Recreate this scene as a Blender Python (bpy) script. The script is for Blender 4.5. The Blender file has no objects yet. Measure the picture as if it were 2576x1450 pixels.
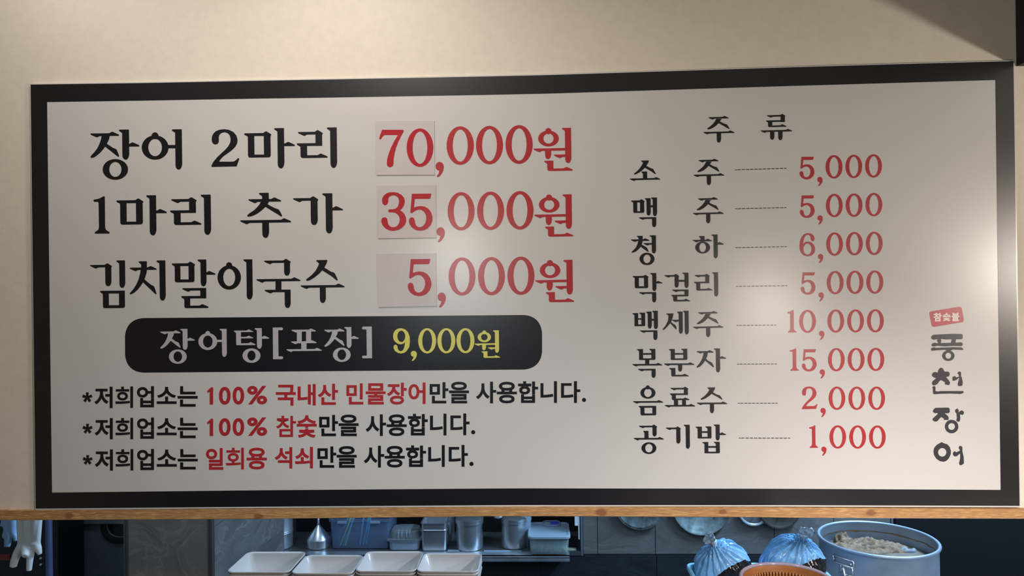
import bpy, bmesh, math, random
from mathutils import Vector, Matrix, Euler
from mathutils.geometry import tessellate_polygon
random.seed(7)
scn = bpy.context.scene
COL = scn.collection
PI = math.pi
# ------------------------------------------------------------------ camera
FPX = 1900.0                                   # focal length in pixels of the 2576 px wide frame
SIGN_Z = 1.60                                  # lower edge of the sign above the floor
CAM = Vector((0.06511011, -1.84195407, 0.53285534 + SIGN_Z))
CROT = Euler((1.57206191, 0.01335267, 0.0367752), 'XYZ')
cd = bpy.data.cameras.new('camera'); cam = bpy.data.objects.new('camera', cd); COL.objects.link(cam)
cam.location = CAM; cam.rotation_euler = CROT
cd.sensor_fit = 'HORIZONTAL'; cd.sensor_width = 36.0; cd.lens = 36.0 * FPX / 2576.0
cd.clip_start = 0.02; cd.clip_end = 60
scn.camera = cam
scn.view_settings.view_transform = 'Standard'; scn.view_settings.look = 'None'
scn.view_settings.gamma = 1.0; scn.view_settings.use_curve_mapping = False
scn.view_settings.exposure = 0.0
# ------------------------------------------------------------------ world and lights
W = bpy.data.worlds.new('world'); scn.world = W; W.use_nodes = True
bgn = W.node_tree.nodes['Background']; bgn.inputs[0].default_value = (0.55, 0.62, 0.75, 1); bgn.inputs[1].default_value = 0.06
def lamp(name, kind, loc, energy, col, size=0.1, target=None, **kw):
    d = bpy.data.lights.new(name, kind); d.energy = energy; d.color = col
    if kind == 'AREA':
        d.shape = 'RECTANGLE'; d.size = size; d.size_y = kw.get('sy', size)
    else: d.shadow_soft_size = size
    if kind == 'SPOT': d.spot_size = math.radians(kw.get('cone', 90)); d.spot_blend = kw.get('blend', 0.6)
    o = bpy.data.objects.new(name, d); COL.objects.link(o); o.location = loc
    if target is not None: o.rotation_euler = (Vector(target) - Vector(loc)).to_track_quat('-Z', 'Y').to_euler()
    return o
WARM = (1.0, 0.80, 0.58)
COOL = (0.30, 0.56, 1.0)
COOL = (0.40, 0.66, 1.0)
scn.view_settings.exposure = 0.07
bgn.inputs[0].default_value = (0.75, 0.78, 1.0, 1); bgn.inputs[1].default_value = 0.015
lamp('kitchen_light', 'AREA', (1.75, 1.10, 2.75), 100, COOL, 1.3, (.75, 1.05, 0), sy=.25)
lamp('kitchen_light', 'AREA', (-1.0, .50, 2.9), 13, (.62, .78, 1.0), .9, (-1.0, .75, 0), sy=.2)  # added fill light, brightens the stone column, gloves and left cabinets
lamp('ceiling_spot', 'SPOT', (-1.1, -.35, 3.25), 11.8, (1, .91, .85), .05, (-1.1, -.05, 1.2), cone=150, blend=1.0)
lamp('ceiling_spot', 'SPOT', (-.4, -.35, 3.25), 9.2, (1, .94, .84), .05, (-.4, -.05, 1.2), cone=150, blend=1.0)
lamp('ceiling_spot', 'SPOT', (-.4, -.8, 3.25), 38, (1, .88, .80), .05, (-.4, -.5, 1.2), cone=150, blend=1.0)
lamp('pendant_centre', 'SPOT', (.906, -1.0, 2.103), 70, (1, .88, .82), .05, (.906, -.65, 1.103), cone=150, blend=1.0)
lamp('pendant_centre_bulb', 'POINT', (.906, -1.0, 2.103), 5, (1, .88, .76), .04)
lamp('pendant_right', 'POINT', (2.079, -1.2, 2.189), 41, (1, .876, .76), .05)
lamp('pendant_left', 'SPOT', (-.246, -1.0, 2.29), 19, (.74, .89, 1.0), .05, (-.246, -.65, 1.29), cone=150, blend=1.0)
lamp('pendant_left_bulb', 'POINT', (-.246, -1.0, 2.29), 3.5, (1, .88, .76), .04)

# ------------------------------------------------------------------ helpers
_M = CROT.to_matrix()
def ray(u, v):
    return _M @ Vector(((u - 1288.0) / FPX, -(v - 725.0) / FPX, -1.0))
def at(u, v, y):
    """point where the line of sight through photo pixel (u, v) meets the plane Y = y"""
    d = ray(u, v); t = (y - CAM.y) / d.y
    return CAM + d * t
def atz(u, v, z):
    d = ray(u, v); t = (z - CAM.z) / d.z
    return CAM + d * t
def link(name, me, mat=None, parent=None):
    o = bpy.data.objects.new(name, me); COL.objects.link(o)
    if mat is not None and not me.materials: me.materials.append(mat)
    if parent is not None: o.parent = parent
    return o
def tag(o, label=None, cat=None, group=None, kind=None):
    if label: o['label'] = label
    if cat: o['category'] = cat
    if group: o['group'] = group
    if kind: o['kind'] = kind
    return o
def thing(name, loc, label, cat, group=None, rz=0.0):
    o = bpy.data.objects.new(name, None); COL.objects.link(o); o.location = loc; o.rotation_euler = (0, 0, rz)
    o.empty_display_size = 0.05
    bpy.context.view_layer.update()
    return tag(o, label, cat, group)
def obj(name, bm, mat, parent=None, smooth=False, bev=0.0, world=True, auto=None):
    """link a bmesh; coordinates are world ones unless world=False (then relative to the parent)"""
    if bev > 0:
        es = [e for e in bm.edges if len(e.link_faces) == 2 and e.calc_face_angle(0) > 0.6]
        bmesh.ops.bevel(bm, geom=es, offset=bev, segments=2, affect='EDGES', profile=0.5)
    bmesh.ops.recalc_face_normals(bm, faces=bm.faces)
    if parent is not None and world:
        m = parent.matrix_world.copy()
        if parent.parent is not None and parent.type != 'EMPTY':
            bpy.context.view_layer.update(); m = parent.matrix_world.copy()
        bm.transform(m.inverted())
    me = bpy.data.meshes.new(name); bm.to_mesh(me); bm.free()
    if smooth:
        for p in me.polygons: p.use_smooth = True
    o = link(name, me, mat, parent)
    if smooth and auto:
        me.set_sharp_from_angle(angle=math.radians(auto))
    return o
def box(bm, x0, x1, y0, y1, z0, z1):
    vs = [bm.verts.new(p) for p in ((x0,y0,z0),(x1,y0,z0),(x1,y1,z0),(x0,y1,z0),(x0,y0,z1),(x1,y0,z1),(x1,y1,z1),(x0,y1,z1))]
    for f in ((0,3,2,1),(4,5,6,7),(0,1,5,4),(1,2,6,5),(2,3,7,6),(3,0,4,7)): bm.faces.new([vs[i] for i in f])
    return vs
def boxm(*a):
    bm = bmesh.new(); box(bm, *a); return bm
def lathe(bm, c, prof, n=40, cap0=False, cap1=False, axis='z'):
    """prof: list of (radius, height); revolved about a vertical line through c (axis 'y': about a line along Y)"""
    rings = []
    for r, h in prof:
        ring = []
        for i in range(n):
            a = 2*PI*i/n
            if axis == 'z': p = (c[0]+r*math.cos(a), c[1]+r*math.sin(a), c[2]+h)
            else: p = (c[0]+r*math.cos(a), c[1]+h, c[2]+r*math.sin(a))
            ring.append(bm.verts.new(p))
        rings.append(ring)
    for a, b in zip(rings, rings[1:]):
        for i in range(n): bm.faces.new((a[i], a[(i+1)%n], b[(i+1)%n], b[i]))
    if cap0: bm.faces.new(rings[0][::-1])
    if cap1: bm.faces.new(rings[-1])
    return rings
def tube(bm, pts, r, n=10, caps=True, closed=False):
    pts = [Vector(p) for p in pts]; rr = r if isinstance(r, (list, tuple)) else [r]*len(pts)
    rings = []; N = len(pts); up = None
    for i, p in enumerate(pts):
        if closed: t = (pts[(i+1)%N]-pts[i-1]).normalized()
        else: t = (pts[min(i+1,N-1)]-pts[max(i-1,0)]).normalized()
        if up is None: up = Vector((0,0,1)) if abs(t.z) < .9 else Vector((1,0,0))
        a = t.cross(up).normalized(); b = a.cross(t).normalized(); up = b
        rings.append([bm.verts.new(p + (a*math.cos(2*PI*k/n)+b*math.sin(2*PI*k/n))*rr[i]) for k in range(n)])
    rng = range(N) if closed else range(N-1)
    for i in rng:
        A, B = rings[i], rings[(i+1)%N]
        for k in range(n): bm.faces.new((A[k], A[(k+1)%n], B[(k+1)%n], B[k]))
    if caps and not closed: bm.faces.new(rings[0][::-1]); bm.faces.new(rings[-1])
def rrect(w, d, r, n=5):
    """rounded rectangle outline (counter-clockwise) in the XY plane, centred"""
    out = []
    r = min(r, w/2-1e-4, d/2-1e-4)
    for cx, cy, a0 in ((w/2-r, d/2-r, 0), (-w/2+r, d/2-r, 90), (-w/2+r, -d/2+r, 180), (w/2-r, -d/2+r, 270)):
        for i in range(n+1):
            a = math.radians(a0+90*i/n); out.append((cx+r*math.cos(a), cy+r*math.sin(a)))
    return out
def loft(bm, loops, cap0=False, cap1=False):
    rs = [[bm.verts.new(p) for p in L] for L in loops]
    for A, B in zip(rs, rs[1:]):
        n = len(A)
        for i in range(n): bm.faces.new((A[i], A[(i+1)%n], B[(i+1)%n], B[i]))
    if cap0: bm.faces.new(rs[0][::-1])
    if cap1: bm.faces.new(rs[-1])
    return rs
def rloops(c, specs, n=5):
    return [[(c[0]+x, c[1]+y, c[2]+z) for x, y in rrect(w, d, r, n)] for (w, d, r, z) in specs]
def copy_tree(o, parent=None):
    c = o.copy(); COL.objects.link(c); c.parent = parent
    if parent is not None: c.matrix_parent_inverse = o.matrix_parent_inverse.copy()
    for ch in list(o.children): copy_tree(ch, c)
    return c
# ------------------------------------------------------------------ materials
def mat(name, base, rough=0.5, metal=0.0, **k):
    m = bpy.data.materials.new(name); m.use_nodes = True
    p = m.node_tree.nodes['Principled BSDF']
    p.inputs['Base Color'].default_value = (*base, 1); p.inputs['Roughness'].default_value = rough
    p.inputs['Metallic'].default_value = metal
    for kk, v in k.items(): p.inputs[kk.replace('_', ' ')].default_value = v
    return m
def nodes(m): return m.node_tree.nodes, m.node_tree.links, m.node_tree.nodes['Principled BSDF']
def texco(m, out='Object', scale=(1,1,1), loc=(0,0,0)):
    N, L, P = nodes(m); t = N.new('ShaderNodeTexCoord'); mp = N.new('ShaderNodeMapping')
    mp.inputs['Scale'].default_value = scale; mp.inputs['Location'].default_value = loc
    L.new(t.outputs[out], mp.inputs[0]); return mp.outputs[0]
def noise(m, vec, scale, detail=4, rough=0.55, dist=0.0):
    N, L, P = nodes(m); n = N.new('ShaderNodeTexNoise'); n.inputs['Scale'].default_value = scale
    n.inputs['Detail'].default_value = detail; n.inputs['Roughness'].default_value = rough; n.inputs['Distortion'].default_value = dist
    L.new(vec, n.inputs['Vector']); return n.outputs['Fac']
def ramp(m, fac, stops):
    N, L, P = nodes(m); r = N.new('ShaderNodeValToRGB'); e = r.color_ramp.elements
    e[0].position, e[0].color = stops[0][0], (*stops[0][1], 1)
    e[1].position, e[1].color = stops[-1][0], (*stops[-1][1], 1)
    for p, c in stops[1:-1]:
        x = e.new(p); x.color = (*c, 1)
    L.new(fac, r.inputs[0]); return r.outputs[0]
def bump(m, h, strength=0.2, dist=0.001):
    N, L, P = nodes(m); b = N.new('ShaderNodeBump'); b.inputs['Strength'].default_value = strength; b.inputs['Distance'].default_value = dist
    L.new(h, b.inputs['Height']); L.new(b.outputs[0], P.inputs['Normal']); return b
def mixc(m, fac, a, b, mode='MIX'):
    N, L, P = nodes(m); x = N.new('ShaderNodeMix'); x.data_type = 'RGBA'; x.blend_type = mode
    if isinstance(fac, float): x.inputs[0].default_value = fac
    else: L.new(fac, x.inputs[0])
    for i, v in ((6, a), (7, b)):
        if isinstance(v, tuple): x.inputs[i].default_value = (*v, 1)
        else: L.new(v, x.inputs[i])
    return x.outputs[2]
def grain_mat(name, base, rough=0.5, amount=0.06, scale=300.0, bs=0.15, metal=0.0, bscale=None, spec=0.5):
    """plain paint, film or plastic with a fine tonal variation and a fine relief"""
    m = mat(name, base, rough, metal); N, L, P = nodes(m); v = texco(m)
    P.inputs['Specular IOR Level'].default_value = spec
    f = noise(m, v, scale, 3)
    lo = tuple(c*(1-amount) for c in base); hi = tuple(min(1, c*(1+amount)) for c in base)
    L.new(ramp(m, f, [(0.3, lo), (0.7, hi)]), P.inputs['Base Color'])
    if bs > 0: bump(m, noise(m, v, bscale or scale, 2), bs, 0.0004)
    return m
# ------------------------------------------------------------------ lettering drawn stroke by stroke
# Strokes are traced in pixels of the photograph and carried onto the face of the sign.
OX, OY, K, S = 0.0, 0.0, 1.0, 1.0
CUR = []                                       # polygons of the glyph in hand: (outer, [holes])
GLYPH = {}
def Z(ox, oy, k, s=1.0):
    global OX, OY, K, S
    OX, OY, K, S = ox, oy, k, s
def P2(x, y): return (OX + x/K, OY + y/K)
def axes(u, v):
    t = (u-1313)/1236.0; w = (v-185)/1090.0
    return (1-w)*(-.0239-.0121*t) + w*(-.0026+.0084*t), .0132+.001*t
def addl(x, y, pts, holes=()):
    """polygon in stroke units (photo px) hung at zoomed point (x, y)"""
    ax, ay = P2(x, y); hs, vl = axes(ax, ay)
    f = lambda q: (ax + q[0] + vl*q[1], ay + q[1] + hs*q[0])
    CUR.append(([f(q) for q in pts], [[f(q) for q in h] for h in holes]))
def L(*pts, holes=()):
    CUR.append(([P2(*q) for q in pts], [[P2(*q) for q in h] for h in holes]))
def V(xl, y0, y1, w=None, head=True, flat=False, tip=7.9):
    s = S; w = 16.8*s if w is None else w
    h = (y1-y0)/K
    top = [(-tip*s, 1.5*s), (-(tip-1)*s, 0), (w-1*s, 0), (w, 1*s)] if head else [(0, 0), (w, 0)]
    if flat: bot = [(w, h), (0, h)]
    else: bot = [(w, h-14*s), (.96*w, h-10*s), (.87*w, h-5.5*s), (.74*w, h-2*s), (.58*w, h-.3*s), (.42*w, h-.2*s), (.25*w, h-1.3*s), (.11*w, h-4*s), (.03*w, h-7.5*s), (0, h-11*s)]
    end = [(0, 8.8*s), (-1.2*s, 7.3*s), (-(tip-1)*s, 3.6*s)] if head else []
    addl(xl, y0, top+bot+end)
def H(x0, y, x1, foot=True, tick=True, th=6.8):
    s = S; Lg = (x1-x0)/K; th *= s
    a = [(0, 1.4*s), (1*s, 0)] if foot else [(0, 0)]
    b = [(Lg-25*s, 0), (Lg-18.5*s, -3.5*s), (Lg-15.8*s, -3.5*s), (Lg-1.4*s, 3.2*s), (Lg, 5*s), (Lg-.8*s, th)] if tick else [(Lg, 0), (Lg, th)]
    if tick and Lg < 25.5*s: b = b[1:]; b[0] = (max(Lg-18.5*s, 2*s), -3.5*s)
    c = [(24.5*s, th), (22*s, th+.5*s), (18*s, th+2.9*s), (15*s, th+2.9*s), (2*s, 3.5*s)] if foot else [(0, th)]
    addl(x0, y, a+b+c)
def G(x0, y, xl, y1, tick=True, w=None, flat=False):
    s = S; w = 16.8*s if w is None else w; XL = (xl-x0)/K; XR = XL+w; th = 6.8*s
    ax, ay = P2(x0, y); hs, vl = axes(ax, ay)
    B = (y1-y)/K - hs*XR
    addl(x0, y, [(0, 1.4*s), (1*s, 0), (XL+w*.5, 0), (XL+w*.5, th), (24.5*s, th), (22*s, th+.5*s), (18*s, th+2.9*s), (15*s, th+2.9*s), (2*s, 3.5*s)])
    top = [(XL, 4*s), (XR-18.5*s, 0), (XR-12.5*s, -3.9*s), (XR-9.8*s, -4*s), (XR+1.6*s, 3.3*s), (XR+1.9*s, 4.8*s), (XR, 8.2*s)] if tick else [(XL, 0), (XR-1*s, 0), (XR, 1*s)]
    if flat: bot = [(XR, B), (XL, B)]
    else: bot = [(XR, B-12*s), (XL+.95*w, B-8*s), (XL+.84*w, B-3.5*s), (XL+.68*w, B-.6*s), (XL+.45*w, B), (XL+.25*w, B-.9*s), (XL+.1*w, B-3.6*s), (XL+.02*w, B-7.5*s), (XL, B-10*s)]
    addl(x0, y, top+bot)
def Q(xl, y, xr, yb, hx0, hy0, hx1, hy1, tick=True, tip=9.3):
    s = S; R = (xr-xl)/K; ax, ay = P2(xl, y); hs, vl = axes(ax, ay); B = (yb-y)/K - hs*R/2
    rt = [(R-18.5*s, 0), (R-12.5*s, -3.9*s), (R-9.8*s, -4*s), (R+1.6*s, 3.3*s), (R+1.9*s, 4.8*s), (R, 8.2*s)] if tick else [(R-1*s, 0), (R, 1*s)]
    o = [(-tip*s, 1.6*s), (-(tip-1)*s, 0)] + rt + [(R, B-5*s), (R-1.5*s, B-1.5*s), (R-5*s, B), (5*s, B), (1.5*s, B-1.5*s), (0, B-5*s), (0, 9*s), (-1.5*s, 7.3*s), (-(tip-1)*s, 3.8*s)]
    c = lambda x, yy: ((x-xl)/K - vl*(yy-y)/K*0, (yy-y)/K - hs*(x-xl)/K)
    addl(xl, y, o, [[c(hx0, hy0), c(hx1, hy0), c(hx1, hy1), c(hx0, hy1)]])
def NN(xl, y, yb, x1, w=None, tip=7.9):
    s = S; w = 16.8*s if w is None else w; B = (yb-y)/K; th = 6.8*s
    addl(xl, y, [(-tip*s, 1.5*s), (-(tip-1)*s, 0), (w-1*s, 0), (w, 1*s), (w, B), (5*s, B), (1.5*s, B-1.5*s), (0, B-5*s), (0, 8.8*s), (-1.2*s, 7.3*s), (-(tip-1)*s, 3.6*s)])
    H(xl+w*K*.8, yb-th*K, x1, foot=False)
def R_(x0t, yt, xr, ym, x0m, xl, yb, x1, tick=True, w=None):
    s = S; w = 16.8*s if w is None else w; th = 6.8*s
    G(x0t, yt, xr-w*K, ym+th*K*.9, tick=tick, w=w, flat=True)
    tip = (xl-x0m)/K; R = (xr-xl)/K; B = (yb-ym)/K
    addl(xl, ym, [(-tip, 1.5*s), (-tip+1*s, 0), (R, 0), (R, th), (w, th), (w, B), (5*s, B), (1.5*s, B-1.5*s), (0, B-5*s), (0, 9*s), (-1.5*s, 7.3*s), (-tip+1*s, 3.8*s)])
    H(xl+w*K*.8, yb-th*K, x1, foot=False)
def BB(xl, y, xl2, y2, xr, yb, bar, hx0, hy0, hx1, hy1):
    s = S
    V(xl, y, yb-8*s*K*.3, w=(hx0-xl)/K, flat=True); V(xl2, y2, yb-8*s*K*.3, w=(xr-xl2)/K, flat=True)
    ax, ay = P2(xl, hy1); hs, vl = axes(ax, ay); R = (xr-xl)/K; B = (yb-hy1)/K
    addl(xl, hy1, [(0, 0), (R, 0), (R, B-3*s), (R-1.2*s, B-1*s), (R-4*s, B), (4*s, B), (1.2*s, B-1*s), (0, B-3*s)])
    addl(hx0-4, bar, [(0, 0), ((hx1-hx0+8)/K, 0), ((hx1-hx0+8)/K, (hy0-bar)/K), (0, (hy0-bar)/K)])
def ell(cx, cy, rx, ry, n=40): return [(cx+rx*math.cos(2*PI*i/n), cy+ry*math.sin(2*PI*i/n)) for i in range(n)]
def O(x, y, rx, ry, irx, iry, nub=None):
    cx, cy = P2(x, y); CUR.append((ell(cx, cy, rx, ry), [ell(cx, cy, irx, iry)]))
    if nub:
        ny, r = nub; ny = OY+ny/K
        CUR.append((ell(cx-.3, ny+r, r, r, 24), []))
        CUR.append(([(cx-r-.3, ny+r), (cx+r-.3, ny+r), (cx+r+1.5*S, ny+r+4.5*S), (cx-r-1.5*S, ny+r+4.5*S)], []))
def digit1(x0, y0, x1, y1):
    f = lambda q: P2(x0+(q[0]-1702)*(x1-x0)/81, y0+(q[1]-127)*(y1-y0)/225)
    return [('digit', [([f(q) for q in ((1702,180),(1712,170),(1758,128),(1783,128),(1783,352),(1738,352),(1738,182),(1716,202))], [])])]
def rect(x0, y0, x1, y1): L((x0, y0), (x1, y0), (x1, y1), (x0, y1))
def done(name):
    GLYPH[name] = list(CUR); CUR.clear(); return [(kindof(name), GLYPH[name])]
def kindof(n): return 'digit' if n in '0123456789' else ('comma' if n == 'comma' else 'character')
def bb(ps):
    xs = [q[0] for o, h in ps for q in o]; ys = [q[1] for o, h in ps for q in o]
    return min(xs), min(ys), max(xs), max(ys)
def fit(name, x0, y0, x1, y1):
    """a repeat of a glyph, set in a box given in zoomed pixels"""
    ps = GLYPH[name]; a, b, c, d = bb(ps); X0, Y0 = P2(x0, y0); X1, Y1 = P2(x1, y1)
    f = lambda q: (X0+(q[0]-a)*(X1-X0)/(c-a), Y0+(q[1]-b)*(Y1-Y0)/(d-b))
    return [(kindof(name), [([f(q) for q in o], [[f(q) for q in h] for h in hs]) for o, hs in ps])]
def one(polys): return [('stamp', polys)]
def lettering(name, polys, mt, parent, y, thick=0.0005):
    """thin cut film: polygons (photo px) carried onto the sign's face, front at Y = y - thick"""
    bm = bmesh.new()
    for k, (o, hs) in enumerate(polys):
        yy = y - thick - 0.00003*(k % 7)
        loops = [[at(q[0], q[1], yy) for q in o]] + [[at(q[0], q[1], yy) for q in h] for h in hs]
        tris = tessellate_polygon([[Vector((p.x, p.z, 0)) for p in lp] for lp in loops])
        flat = [p for lp in loops for p in lp]
        vs = [bm.verts.new(p) for p in flat]
        for t in tris:
            try: f = bm.faces.new([vs[i] for i in t])
            except ValueError: continue
            f.normal_update()
            if f.normal.y > 0: f.normal_flip()
        i0 = 0
        bk = [bm.verts.new((p.x, y, p.z)) for p in flat]
        for lp in loops:
            n = len(lp)
            for i in range(n):
                a, b = i0+i, i0+(i+1) % n
                try: bm.faces.new((vs[a], vs[b], bk[b], bk[a]))
                except ValueError: pass
            i0 += n
    m = parent.matrix_world.inverted() if parent is not None else Matrix()
    bm.transform(m)
    me = bpy.data.meshes.new(name); bm.to_mesh(me); bm.free()
    return link(name, me, mt, parent)
# --- the large characters
Z(210, 300, 7.576)
H(130, 272, 678)
L((345,318),(500,318),(485,385),(445,468),(413,522),(370,580),(310,645),(245,700),(195,730),(155,740),(137,725),(140,700),(165,675),(215,620),(260,560),(300,480),(330,400))
L((445,468),(500,505),(560,545),(605,562),(628,575),(650,625),(678,690),(675,708),(665,718),(600,670),(480,575),(413,522),(430,490))
V(735, 198, 773, 17.2); H(860, 470, 1065, foot=False)
O(607, 957, 31.8, 26, 15.4, 18.9)
A1 = done('jang')
O(1365, 540, 33.7, 30.6, 17.2, 21.8, nub=(250, 8.6)); rect(1580, 492, 1770, 553); V(1745, 193, 962, 16.8)
A2 = done('eo')
Z(520, 300, 7.576)
L((95,385),(100,330),(130,270),(180,225),(250,200),(340,190),(430,205),(510,245),(565,310),(588,390),(580,460),(545,525),(480,590),(400,650),(320,705),(270,755),(235,810),(490,810),(530,800),(565,775),(595,742),(615,745),(618,765),(570,900),(90,910),(95,870),(130,810),(200,725),(290,640),(360,575),(415,510),(450,440),(455,370),(440,310),(400,265),(340,248),(280,262),(240,300),(228,350),(232,400),(228,440),(200,475),(160,483),(120,465),(100,430))
A3 = done('2')
Q(782, 268, 1215, 730, 905, 320, 1086, 675); V(1345, 170, 940, 16.8); H(1472, 462, 1682, foot=False)
A4 = done('ma')
R_(1735, 245, 2198, 460, 1715, 1785, 740, 2305); V(2350, 157, 930, 16.8)
A5 = done('ri')
Z(930, 290, 8.531)
L((265,312),(715,312),(732,325),(730,350),(680,440),(620,560),(565,700),(535,820),(515,940),(512,1040),(495,1090),(460,1115),(435,1117),(400,1108),(375,1080),(368,1030),(375,940),(410,820),(460,690),(530,550),(605,425),(350,425),(310,430),(280,455),(240,515),(220,522),(205,512),(205,485),(240,380))
B7 = done('7')
O(1079, 697, 33.6, 48.5, 18.4, 40.6); B0 = done('0')
L((1412,1090),(1425,1045),(1460,1010),(1505,1000),(1555,1020),(1585,1065),(1592,1120),(1580,1185),(1550,1250),(1500,1310),(1462,1330),(1443,1318),(1445,1300),(1480,1250),(1495,1190),(1455,1180),(1425,1150))
BC = done('comma')
Z(1190, 290, 8.531)
O(1619, 500, 26, 20, 12.7, 12.8, nub=(275, 7.8)); S = .92
H(1295, 717, 1978, tick=False); V(1545, 758, 945, 15.4, head=False); H(1735, 846, 1978, tick=False)
V(1970, 272, 1030, 15.4); NN(1590, 977, 1198, 2140, 15.6); S = 1.0
BW = done('won')
PR1 = BC + fit('0', -67*8.531/8.531-1, 238, 18, 1065) + fit('0', 63, 228, 643, 1055) + fit('0', 697, 212, 1280, 1045) + BW
PR1 = BC + BW
Z(1190, 290, 8.531); PR1 += fit('0', -568, 238, 18, 1065) + fit('0', 63, 228, 643, 1055) + fit('0', 697, 212, 1280, 1045)
Z(210, 460, 7.576)
L((190,340),(200,320),(240,315),(300,300),(350,275),(385,255),(402,262),(406,280),(412,850),(425,890),(455,920),(490,935),(500,955),(490,968),(225,970),(213,958),(220,938),(260,915),(285,890),(295,850),(288,390),(280,368),(250,362),(205,365))
ROW2 = done('1')
ROW2 = ROW2 + fit('ma', 627, 237, 1590, 1003) + fit('ri', 1650, 225, 2432, 992)
Z(580, 460, 8.587)
V(680, 218, 425, 16.8, flat=True); H(385, 357, 1092)
L((660,405),(830,405),(800,465),(755,520),(680,590),(580,665),(480,715),(390,735),(360,725),(360,705),(400,665),(500,600),(570,535),(620,475))
L((800,465),(880,510),(970,553),(1020,567),(1050,590),(1080,640),(1113,710),(1105,728),(1090,728),(1000,670),(755,520),(775,490))
H(208, 812, 1307); V(683, 855, 1193, 17, head=False)
ROW2 += done('chu')
G(1348, 335, 1728, 912, w=17.4); V(2050, 228, 1097, 17.2); H(2200, 540, 2428, foot=False)
ROW2 += done('ga')
Z(930, 455, 8.531)
L((265,440),(268,380),(300,320),(360,270),(430,248),(505,243),(600,258),(680,300),(735,360),(755,440),(740,520),(700,590),(650,635),(700,665),(750,720),(780,790),(785,860),(760,940),(700,1010),(620,1055),(520,1078),(430,1068),(340,1025),(280,960),(250,890),(250,840),(270,800),(310,785),(350,790),(378,820),(388,880),(395,930),(430,975),(480,997),(530,998),(590,970),(630,910),(645,840),(635,780),(600,725),(550,690),(490,680),(430,678),(400,665),(395,645),(405,622),(430,612),(500,612),(560,595),(600,560),(622,500),(628,430),(615,370),(575,330),(520,312),(460,320),(415,350),(400,390),(398,450),(380,500),(345,525),(310,522),(280,495))
ST2 = done('3')
L((905,280),(1325,275),(1305,370),(1285,388),(970,390),(950,575),(1020,552),(1090,543),(1180,555),(1260,600),(1320,680),(1348,780),(1345,860),(1310,950),(1240,1030),(1150,1068),(1070,1073),(980,1055),(900,1000),(855,930),(840,860),(850,815),(880,788),(915,785),(950,805),(968,850),(978,920),(1000,965),(1040,992),(1090,997),(1150,970),(1195,900),(1215,820),(1205,730),(1165,665),(1110,625),(1050,620),(990,640),(935,675),(905,695),(880,690),(872,670),(890,480))
ST2 = ST2 + done('5')
PR2 = fit('comma', 1433, 997, 1614, 1322)
Z(1100, 470, 7.156)
PR2 += fit('0', 187, 97, 672, 787) + fit('0', 717, 88, 1203, 779) + fit('0', 1246, 78, 1733, 772) + fit('won', 1745, 135, 2450, 900)
Z(930, 625, 8.531)
ST3 = fit('5', 815, 228, 1325, 1027); PR3 = fit('comma', 1457, 948, 1636, 1275)
Z(1100, 635, 7.156)
PR3 += fit('0', 204, 92, 688, 780) + fit('0', 733, 86, 1218, 774) + fit('0', 1263, 78, 1750, 768) + fit('won', 1760, 135, 2466, 900)
Z(210, 635, 7.576, .9)
G(125, 243, 412, 645, w=15.4); V(680, 155, 680, 14.6); Q(368, 735, 787, 1063, 480, 785, 675, 1010, tick=False, tip=7.5)
ROW3 = done('gim')
V(1097, 172, 310, 14.6, flat=True, tip=6.8); H(880, 293, 1395)
L((1090,330),(1210,330),(1200,400),(1162,515),(1135,572),(1090,640),(1030,715),(960,775),(910,800),(885,800),(880,785),(900,760),(950,705),(1010,610),(1055,500),(1080,400))
L((1162,515),(1210,560),(1290,622),(1330,640),(1350,660),(1370,720),(1392,785),(1385,800),(1370,795),(1270,700),(1135,572),(1148,540))
V(1445, 155, 922, 15)
ROW3 += done('chi')
Q(1737, 212, 2112, 572, 1845, 262, 2000, 518, tip=8); V(2228, 138, 650, 14.8); H(2335, 383, 2515, foot=False)
R_(1883, 685, 2337, 835, 1863, 1920, 1065, 2383, tick=False, w=14.8)
ROW3 += done('mal')
Z(530, 635, 7.576, .9)
O(353, 480, 29.5, 30.6, 15, 21.8, nub=(190, 7.6)); V(678, 135, 902, 15.2)
ROW3 += done('i')
G(1017, 160, 1397, 445, w=15); H(870, 513, 1710); rect(1235, 545, 1348, 725); G(1027, 717, 1408, 1060, tick=False, w=15)
ROW3 += done('guk')
L((2015,148),(2220,146),(2222,162),(2210,210),(2165,292),(2125,345),(2060,415),(1980,480),(1890,535),(1840,545),(1818,535),(1822,515),(1860,485),(1930,430),(2000,350),(2050,260),(2065,213),(2015,170))
L((2165,292),(2220,325),(2290,368),(2345,385),(2365,402),(2395,460),(2422,525),(2412,540),(2395,532),(2300,455),(2125,345),(2145,320))
H(1713, 632, 2552); V(2078, 670, 968, 15.2, head=False)
ROW3 += done('su_large')
# --- banner
Z(300, 780, 6.44, .70)
BAN = fit('jang', 663, 308, 1223, 875) + fit('eo', 1282, 308, 1742, 762)
V(1892, 337, 560, 12.1, flat=True); H(1885, 337, 2172, foot=False, th=5.5); H(1960, 438, 2172, foot=False, th=5.5); H(1900, 543, 2205, foot=False)
V(2228, 297, 632, 12.4); H(2300, 438, 2427, foot=False); O(2142, 742, 22.5, 18.2, 10.3, 12.6)
BAN += done('tang')
Z(670, 780, 7.576, .70)
L((122,338),(300,335),(315,350),(315,375),(300,388),(225,388),(232,888),(300,885),(318,898),(318,925),(300,940),(128,942))
BAN += done('bracket_open')
L((2010,318),(1840,320),(1825,335),(1825,360),(1840,373),(1908,373),(1915,872),(1840,875),(1825,885),(1825,908),(1840,925),(2015,922))
BAN += done('bracket_close')
H(478, 381, 942); rect(582, 415, 675, 610); rect(757, 413, 853, 610); H(470, 603, 955); rect(665, 630, 765, 755); H(382, 752, 1055)
BAN += done('po'); BAN += fit('jang', 1103, 328, 1760, 993)
Z(970, 780, 6.133, .65)
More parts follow.
